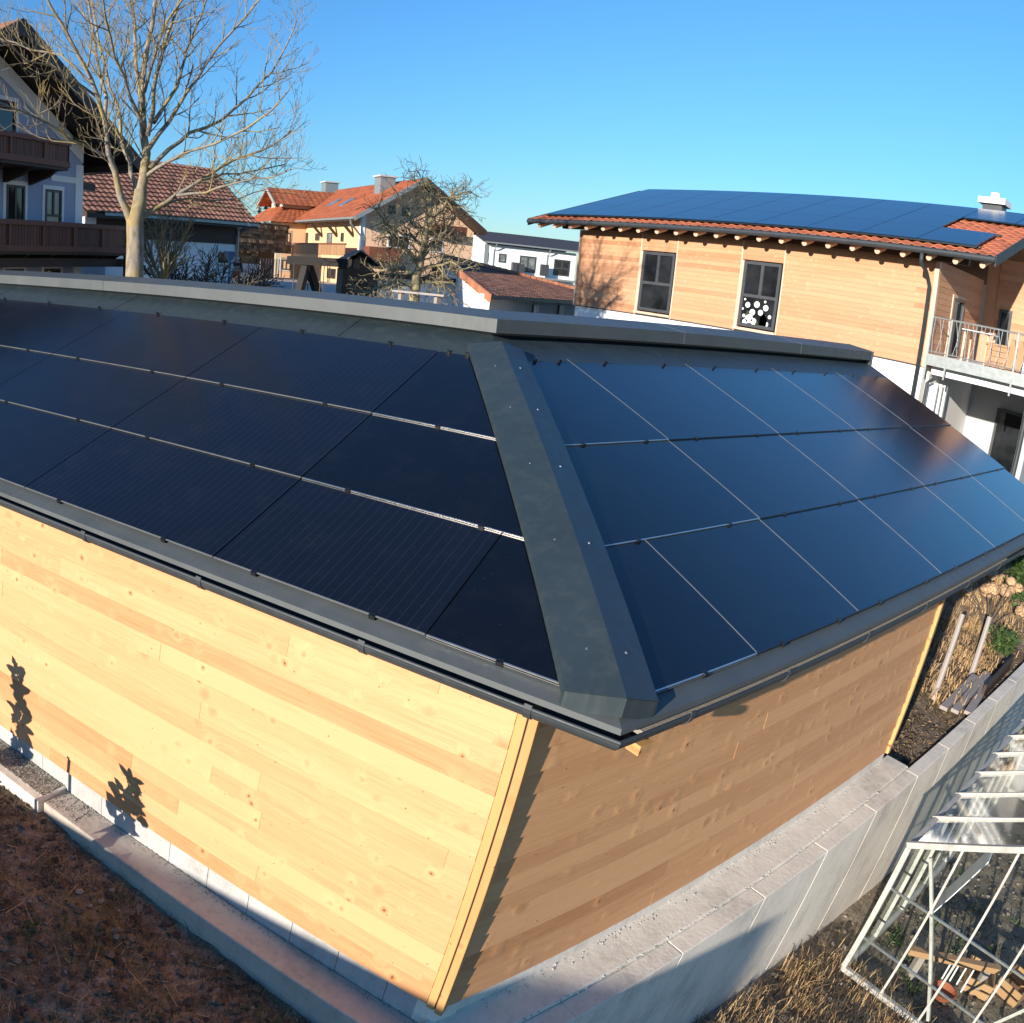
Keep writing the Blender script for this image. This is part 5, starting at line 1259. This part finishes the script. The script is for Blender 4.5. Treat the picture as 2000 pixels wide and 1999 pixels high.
for y in (0, -gd): MB().box(0, L, y - .03, y + .03, 0, .06).build('base_rail', ml, gr)
for x in (0, L):
    MB().box(x - .03, x + .03, -gd, 0, .0, .06).build('base_rail', ml, gr)
    for k in range(6):
        y = k * bayy
        s = .055 if k == 0 else .026
        MB().box(x - s / 2, x + s / 2, -y - s / 2, -y + s / 2, .06, ge + rs * min(y, gd - y) - .02).build('mullion', ml, gr)
    for z in (.48, 1.14):
        MB().box(x - .010, x + .010, -gd, 0, z - .012, z + .012).build('cross_rail', M['alu'], gr)
MB().bar((.02, -.25, ge + .0), (.02, -1.13, .12), .035, .035).build('diagonal_brace', ml, gr)
MB().bar((.02, -2.4, ge + .0), (.02, -1.5, .12), .035, .035).build('diagonal_brace', ml, gr)
gp = M['ghglass']
MB().quad((-.012, 0, .06), (-.012, -gd, .06), (-.012, -gd, ge), (-.012, 0, ge)).add([(-.012, 0, ge), (-.012, -gd, ge), (-.012, -gd / 2, ge + rs * gd / 2)], [(0, 1, 2)]).build('end_glazing', gp, gr)
MB().quad((L + .01, 0, .06), (L + .01, -gd, .06), (L + .01, -gd, ge), (L + .01, 0, ge)).build('end_glazing', gp, gr)
MB().quad((0, .014, .06), (L, .014, .06), (L, .014, ge), (0, .014, ge)).build('side_glazing', gp, gr)
MB().quad((0, -gd - .014, .06), (L, -gd - .014, .06), (L, -gd - .014, ge), (0, -gd - .014, ge)).build('side_glazing', gp, gr)
for k in range(nb):
    x0, x1 = k * bayx + .02, (k + 1) * bayx - .02; up_ = .012
    y0, y1 = .03, -gd / 2 + .03
    MB().quad((x0, y0, ge - .02 + up_), (x1, y0, ge - .02 + up_), (x1, y1, ge + rs * (-y1) + up_), (x0, y1, ge + rs * (-y1) + up_)).build('roof_pane', gp, gr)
    MB().quad((x0, -gd, ge + up_), (x1, -gd, ge + up_), (x1, -gd / 2, ge + rs * gd / 2 + up_), (x0, -gd / 2, ge + rs * gd / 2 + up_)).build('roof_pane', gp, gr)
# inside the greenhouse
def gw(x, y, z=0): 
    X, Y = GH.x + x, GH.y + y; return Vector((X, Y, gz(X, Y) + z))
q = gw(.7, -.45, .3)
t = thing('timber_beam', 'long orange timber beam lying across inside the greenhouse front', 'beam', tuple(q), -.95)
MB().box(0, 1.25, -.045, .045, 0, .07).build('plank', M['orange_wood'], t)
for f in (.15, 1.05): MB().box(f, f + .08, -.05, .05, -.32, 0).build('trestle', M['grey_wood'], t)
for k, (x, y, r_) in enumerate(((1.5, -1.3, .3), (1.85, -1.75, -.2))):
    q = gw(x, y, .02); t = thing('wooden_crate', ('open slatted wooden crate nearest the timber beam in the greenhouse', 'open slatted wooden crate farther right in the greenhouse')[k], 'crate', tuple(q), r_, 'crates inside the greenhouse')
    b = MB()
    for sx in (-.22, .22): b.box(sx - .01, sx + .01, -.17, .17, .02, .09).box(sx - .01, sx + .01, -.17, .17, .12, .2)
    for sy in (-.17, .17): b.box(-.22, .22, sy - .01, sy + .01, .02, .09).box(-.22, .22, sy - .01, sy + .01, .12, .2)
    b.build('sides', M['orange_wood'], t); MB().box(-.22, .22, -.17, .17, 0, .018).build('bottom', M['orange_wood'], t)
for k in range(5):
    q = gw(1.0 + .07 * k, -.95 - .09 * k, 0)
    t = thing('plant_stake', 'short pale stake pushed into the greenhouse soil', 'stake', tuple(q), group='plant stakes in the greenhouse'); MB().tube([(0, 0, -.1), (.03, .02, .38)], [.012, .01], 6).build('stick', M['white_trim'], t)
q = gw(.85, -1.05, 0); t = thing('clay_bowl', 'low round clay bowl half buried in greenhouse soil', 'bowl', tuple(q))
prof = [(.02, .02), (.12, .02), (.17, .10), (.15, .105), (.10, .04), (.02, .035)]; b = MB(); n = 16
b.v = [(r_ * math.cos(2 * math.pi * i / n), r_ * math.sin(2 * math.pi * i / n), z) for r_, z in prof for i in range(n)]
b.f = [(j * n + i, j * n + (i + 1) % n, (j + 1) * n + (i + 1) % n, (j + 1) * n + i) for j in range(len(prof) - 1) for i in range(n)]; b.t = [0] * len(b.f); b.build('body', M['tile_red'], t)
q = gw(2.3, -.25, 0); t = thing('white_sheet', 'white plastic board leaning inside the greenhouse side', 'board', tuple(q)); MB().bar((0, 0, .1), (.05, -.35, 1.15), .55, .012).build('panel', M['white_plastic'], t)

# ------------------------------------------------------------------ plants
def grass(name, x0, x1, y0, y1, n, mat, h0, h1, seed, keep=None, spread=.9, clump=0.0, base=None, w=.0035):
    r = random.Random(seed); b = MB(); cs = [(r.uniform(x0, x1), r.uniform(y0, y1)) for _ in range(max(1, int(n / 26)))]
    for _ in range(n):
        if clump: c = r.choice(cs); x, y = r.gauss(c[0], clump), r.gauss(c[1], clump)
        else: x, y = r.uniform(x0, x1), r.uniform(y0, y1)
        if keep and not keep(x, y): continue
        z = (base(x, y) if base else gz(x, y)) - .015; h = r.uniform(h0, h1); a = r.random() * 6.283; s = r.uniform(.2, spread) * h
        d = Vector((math.cos(a), math.sin(a), 0)); sd = Vector((-d.y, d.x, 0)) * w * r.uniform(.6, 1.3); p0 = Vector((x, y, z)); p1 = p0 + d * s * .4 + Vector((0, 0, h * .7)); p2 = p0 + d * s + Vector((0, 0, h * r.uniform(.55, 1.0))); tn = r.random()
        b.add([p0 - sd, p0 + sd, p1 + sd * .8, p1 - sd * .8, p2], [(0, 1, 2, 3), (3, 2, 4)], tn)
    o = b.build(name, mat); o['kind'] = 'stuff'; return o
def scatter(name, x0, x1, y0, y1, n, kind, mat, seed, keep=None, s0=.01, s1=.03):
    r = random.Random(seed); b = MB()
    for _ in range(n):
        x, y = r.uniform(x0, x1), r.uniform(y0, y1)
        if keep and not keep(x, y): continue
        z = gz(x, y) + .035 * (noise.noise(Vector((x, y, 0)) * 1.7) + .8 * noise.noise(Vector((x, y, 0)) * 5.3) + .55 * noise.noise(Vector((x, y, 0)) * 13)) - .01
        s = s0 + (s1 - s0) * r.random() ** 2.5; c = Vector((x, y, z + s * .25)); t = r.random()
        if kind == 'stone':
            vs = [c + Vector((r.uniform(.6, 1.2) * s * a, r.uniform(.6, 1.2) * s * bb, r.uniform(.4, .8) * s * cc)) for a, bb, cc in ((1, 0, 0), (-1, 0, 0), (0, 1, 0), (0, -1, 0), (0, 0, 1), (0, 0, -1), (.7, .7, .5), (-.7, .7, .5), (.7, -.7, .5), (-.7, -.7, .5))]
            b.add(vs, [(0, 6, 4), (6, 2, 4), (2, 7, 4), (7, 1, 4), (1, 9, 4), (9, 3, 4), (3, 8, 4), (8, 0, 4), (0, 2, 6), (2, 1, 7), (1, 3, 9), (3, 0, 8), (0, 5, 2), (2, 5, 1), (1, 5, 3), (3, 5, 0)], t)
        elif kind == 'leaf':
            a = r.random() * 6.283; d = Vector((math.cos(a), math.sin(a), r.uniform(-.1, .35))) * s; w = Vector((-math.sin(a), math.cos(a), r.uniform(-.3, .3))) * s * .45; c.z += .008
            b.add([c - d, c + w, c + d * .9, c - w, c + Vector((0, 0, -s * .2))], [(0, 4, 1), (1, 4, 2), (2, 4, 3), (3, 4, 0)], t)
        else:
            a = r.random() * 6.283; d = Vector((math.cos(a), math.sin(a), r.uniform(-.08, .12))) * s * 2; c.z += .012
            b.bar(c - d, c + d, .004, .003, t=t)
    o = b.build(name, mat); o['kind'] = 'stuff'; return o
out = lambda x, y: (Vector((x, y, 0)) - Vector((WC.x, WC.y, 0))).dot(LN) < -.33
scatter('soil_stones', -3.8, .3, -.6, 4.6, 1300, 'stone', M['stone'], 50, lambda x, y: out(x, y), .006, .035)
scatter('soil_clods', -3.8, .3, -.6, 4.6, 3800, 'stone', M['clod'], 51, lambda x, y: out(x, y), .008, .05)
scatter('fallen_leaves', -3.8, .3, -.6, 4.6, 2200, 'leaf', M['dry_dark'], 52, lambda x, y: out(x, y), .012, .04)
scatter('straw_bits', -3.8, .3, -.6, 4.6, 900, 'stick', M['dry'], 53, lambda x, y: out(x, y), .015, .06)
scatter('garden_stones', 1.5, 12, -3.2, -.1, 1500, 'stone', M['stone'], 54, None, .008, .05)
scatter('garden_leaves', 1.5, 12, -3.2, -.1, 3500, 'leaf', M['dry_dark'], 55, None, .012, .04)
scatter('bed_clods', 7.2, 14, .12, 3, 2600, 'stone', M['clod'], 56, None, .01, .05)
scatter('bed_leaves', 7.2, 14, .12, 3, 1600, 'leaf', M['dry'], 57, None, .012, .04)
grass('dead_grass', -3.8, .4, -.6, 4.6, 15000, M['dry_dark'], .03, .12, 2, out, 1.3, .11)
grass('green_grass_blades', -3.8, .2, -.6, 4.4, 2600, M['shrub'], .03, .1, 3, out, 1.1, .05)
grass('garden_straw', 1.5, 5.35, -1.9, -.12, 4200, M['dry_dark'], .04, .18, 4, lambda x, y: y < -.12, 1.0, .12, w=.004)  # straw in a darker material, shade put into its colour
grass('pale_straw', 3.2, 5.6, -1.7, -.25, 1800, M['dry'], .08, .3, 5, lambda x, y: y < -.14, 1.1, .1, w=.004)
grass('bed_straw', 9.5, 17, .5, 3.2, 5200, M['dry'], .08, .32, 6, None, 1.2, .16, w=.008)
grass('bed_litter', 7.2, 14, .15, 2.5, 3500, M['dry_dark'], .03, .1, 7, None, 1.6, .1, w=.006)
grass('weeds', 5.5, 11, -3.0, -.7, 700, M['shrub'], .03, .1, 8, None, 1.0, .07, w=.008)

def leafy(name, label, cat, loc, H, Rr, n, mat, seed, size=.05, stems=7, group=None):
    r = random.Random(seed); t = thing(name, label, cat, loc, 0, group); sb_ = MB(); lb_ = MB()
    for k in range(stems):
        a = r.random() * 6.283; e = Vector((math.cos(a) * Rr * r.uniform(.2, .9), math.sin(a) * Rr * r.uniform(.2, .9), H * r.uniform(.7, 1)))
        m_ = e * .5 + Vector((0, 0, H * .12)); sb_.tube([(0, 0, -.05), m_, e], [.012, .009, .005], 5)
        for j in range(n // stems):
            f = .25 + .75 * r.random(); c = (Vector((0, 0, 0)).lerp(m_, f * 2) if f < .5 else m_.lerp(e, f * 2 - 1)) + Vector((r.gauss(0, Rr * .22), r.gauss(0, Rr * .22), r.gauss(0, H * .08)))
            d1 = Vector((r.uniform(-1, 1), r.uniform(-1, 1), r.uniform(-.3, .7))).normalized() * size * r.uniform(.6, 1.3); d2 = d1.cross(Vector((r.uniform(-1, 1), r.uniform(-1, 1), 1))).normalized() * size * .4
            lb_.add([c, c + d1 * .5 + d2, c + d1, c + d1 * .5 - d2], [(0, 1, 2, 3)], r.random())
    sb_.build('stems', M['dark_bark'], t); lb_.build('leaves', mat, t); return t
def bed(x, y): q = hit(x, y, (0, 0, 1), (0, 0, -2.78)); return (q.x, q.y, gz(q.x, q.y))
leafy('evergreen_bush', 'glossy green bush at the far end of the planting bed by the gutter', 'bush', bed(1975, 1215), 1.2, .55, 1500, M['shrub'], 4, .11, 12)
leafy('low_green_shrub', 'low bright green shrub beside the leaning grey posts', 'shrub', bed(1948, 1285), .5, .32, 700, M['shrub'], 5, .08, 8)
leafy('clipped_shrub', 'dense dark green shrub behind the dried flower heads', 'bush', bed(1990, 1165), 1.3, .8, 1500, M['shrub'], 6, .1, 12)
rnb = random.Random(12)
hy = thing('hydrangea', 'dried hydrangea bush with round faded tan flower heads in the bed', 'shrub', bed(1925, 1235))
sb_ = MB()
for k in range(17):
    a = rnb.random() * 6.283; rr_ = rnb.uniform(.2, .85); e = Vector((math.cos(a) * rr_ * 1.3, math.sin(a) * rr_ * .8, rnb.uniform(.55, 1.05))); sb_.tube([(0, 0, 0), e * .5 + Vector((0, 0, .1)), e], [.012, .01, .006], 5)
    hb = MB(); R0 = rnb.uniform(.1, .16)
    for j in range(130):
        d = Vector((rnb.gauss(0, 1), rnb.gauss(0, 1), rnb.gauss(0, 1))).normalized(); c = e + Vector((d.x, d.y, d.z * .7)) * R0 * rnb.uniform(.8, 1.05); s = .028
        u_ = d.orthogonal().normalized() * s; v_ = d.cross(u_); hb.add([c - u_, c - v_, c + u_ + d * .01, c + v_], [(0, 1, 2, 3)], rnb.random())
    hb.build('flower_head', M['bloom'], hy)
sb_.build('stems', M['dark_bark'], hy)
for k, (bx, by_, tx, ty, lb__) in enumerate(((1823, 1362, 1880, 1200, 'grey wooden post in the planting bed nearest the timber building'), (1897, 1318, 1933, 1205, 'grey wooden post in the planting bed beside the green shrub'))):
    b0 = Vector(bed(bx, by_)); q = hit(tx, ty, (-vdir.x, -vdir.y, 0), b0 + Vector((.25, .1, 0))); h = max(.8, q.z - b0.z)
    t = thing('garden_post', lb__, 'post', tuple(b0), 0, 'posts in the planting bed'); MB().tube([(0, 0, -.1), (q.x - b0.x, q.y - b0.y, h)], [.05, .042], 8).build('shaft', M['grey_wood'], t)
for k, (x0, y0, x1, y1, lbl) in enumerate(((1840, 1390, 1902, 1328, 'grey weathered plank lying on the bed, farthest from the wall top'), (1862, 1396, 1925, 1322, 'middle grey weathered plank of the three on the bed'), (1888, 1400, 1932, 1330, 'grey weathered plank on the bed closest to the retaining wall'))):
    a = Vector(bed(x0, y0)); b_ = Vector(bed(x1, y1)); a.z += .07; b_.z += .08; t = thing('loose_plank', lbl, 'plank', tuple(a), 0, 'planks lying on the bed')
    MB().bar((0, 0, 0), b_ - a, .12, .05).build('board', M['grey_wood'], t)
q = Vector(bed(1965, 1345)); t = thing('dark_board', 'dark board standing on edge along the retaining wall top', 'board', (q.x, .2, -2.78)); MB().bar((-1.0, 0, .1), (1.0, .05, .12), .04, .26).build('panel', M['dark_wood'], t)

# plants beyond the left edge of the picture whose shadows fall on the sunlit wall
def big_leaf(mb, p, d, n, L, W, t):
    s = d.cross(n).normalized() * W; mb.add([p, p + d * L * .35 + s, p + d * L * .75 + s * .7, p + d * L, p + d * L * .75 - s * .7, p + d * L * .35 - s], [(0, 1, 2, 3, 4, 5)], t)
def cast(x, y, k):
    w_ = hit(x, y, LN, WC); return w_ + SUN * k
WD = Vector((-LD.x, -LD.y, 0))
for i, (x, y0, y1, k, half, nl, lbl) in enumerate(((255, 1490, 1650, 1.55, 0.3, 40, 'low broad leaved cabbage like plant in the soil left of the picture'), (42, 1265, 1650, 1.7, .16, 60, 'taller broad leaved plant in the soil left of the picture'))):
    c = cast(x, (y0 + y1) / 2, k); r = random.Random(40 + i); g0 = gz(c.x, c.y); t = thing('broad_leaved_plant', lbl, 'plant', (c.x, c.y, g0), 0); b = MB(); st_ = MB()
    zt_ = cast(x, y0, k).z - g0; zb_ = max(.1, cast(x, y1, k).z - g0)
    st_.tube([(0, 0, -.05), (0, 0, zb_), (.0, .01, zt_ * .9)], [.016, .014, .01], 6)
    for j in range(nl):
        f = r.random(); h = zb_ + (zt_ - zb_) * f * .85; d = (WD * r.uniform(-1, 1) + Vector((0, 0, r.uniform(-.2, 1.0)))).normalized(); n_ = (SUN + Vector((r.uniform(-.5, .5), r.uniform(-.5, .5), r.uniform(-.5, .5)))).normalized()
        big_leaf(b, WD * r.uniform(-half, half) * .6 * (1.1 - f) + Vector((0, 0, h)), d, n_, r.uniform(.12, .26) * (1.15 - .4 * f), r.uniform(.03, .075), r.random())
    st_.build('stem', M['shrub'], t); b.build('leaves', M['shrub'], t)
c = cast(138, 1545, 1.5); t = thing('garden_stake', 'short wooden stake in the soil left of the picture', 'stake', (c.x, c.y, gz(c.x, c.y))); MB().box(-.015, .015, -.017, .017, -.1, cast(138, 1478, 1.5).z - gz(c.x, c.y)).build('stick', M['grey_wood'], t)
# unseen lean-to block, added and shaped to shade the foot of the wall
gs = thing('shade_caster', 'plain lean-to block added unseen behind the camera to cast shade', 'shed', (-11, .93, -2.735))
MB().add([(-1, -3.9, 0), (1, -3.9, 0), (1, 3.5, 0), (-1, 3.5, 0), (-1, -3.9, 2.95), (1, -3.9, 2.95), (1, 3.5, 1.35), (-1, 3.5, 1.35)], [(3, 2, 1, 0), (4, 5, 6, 7), (0, 1, 5, 4), (1, 2, 6, 5), (2, 3, 7, 6), (3, 0, 4, 7)]).build('walls', M['grey_wood'], gs)
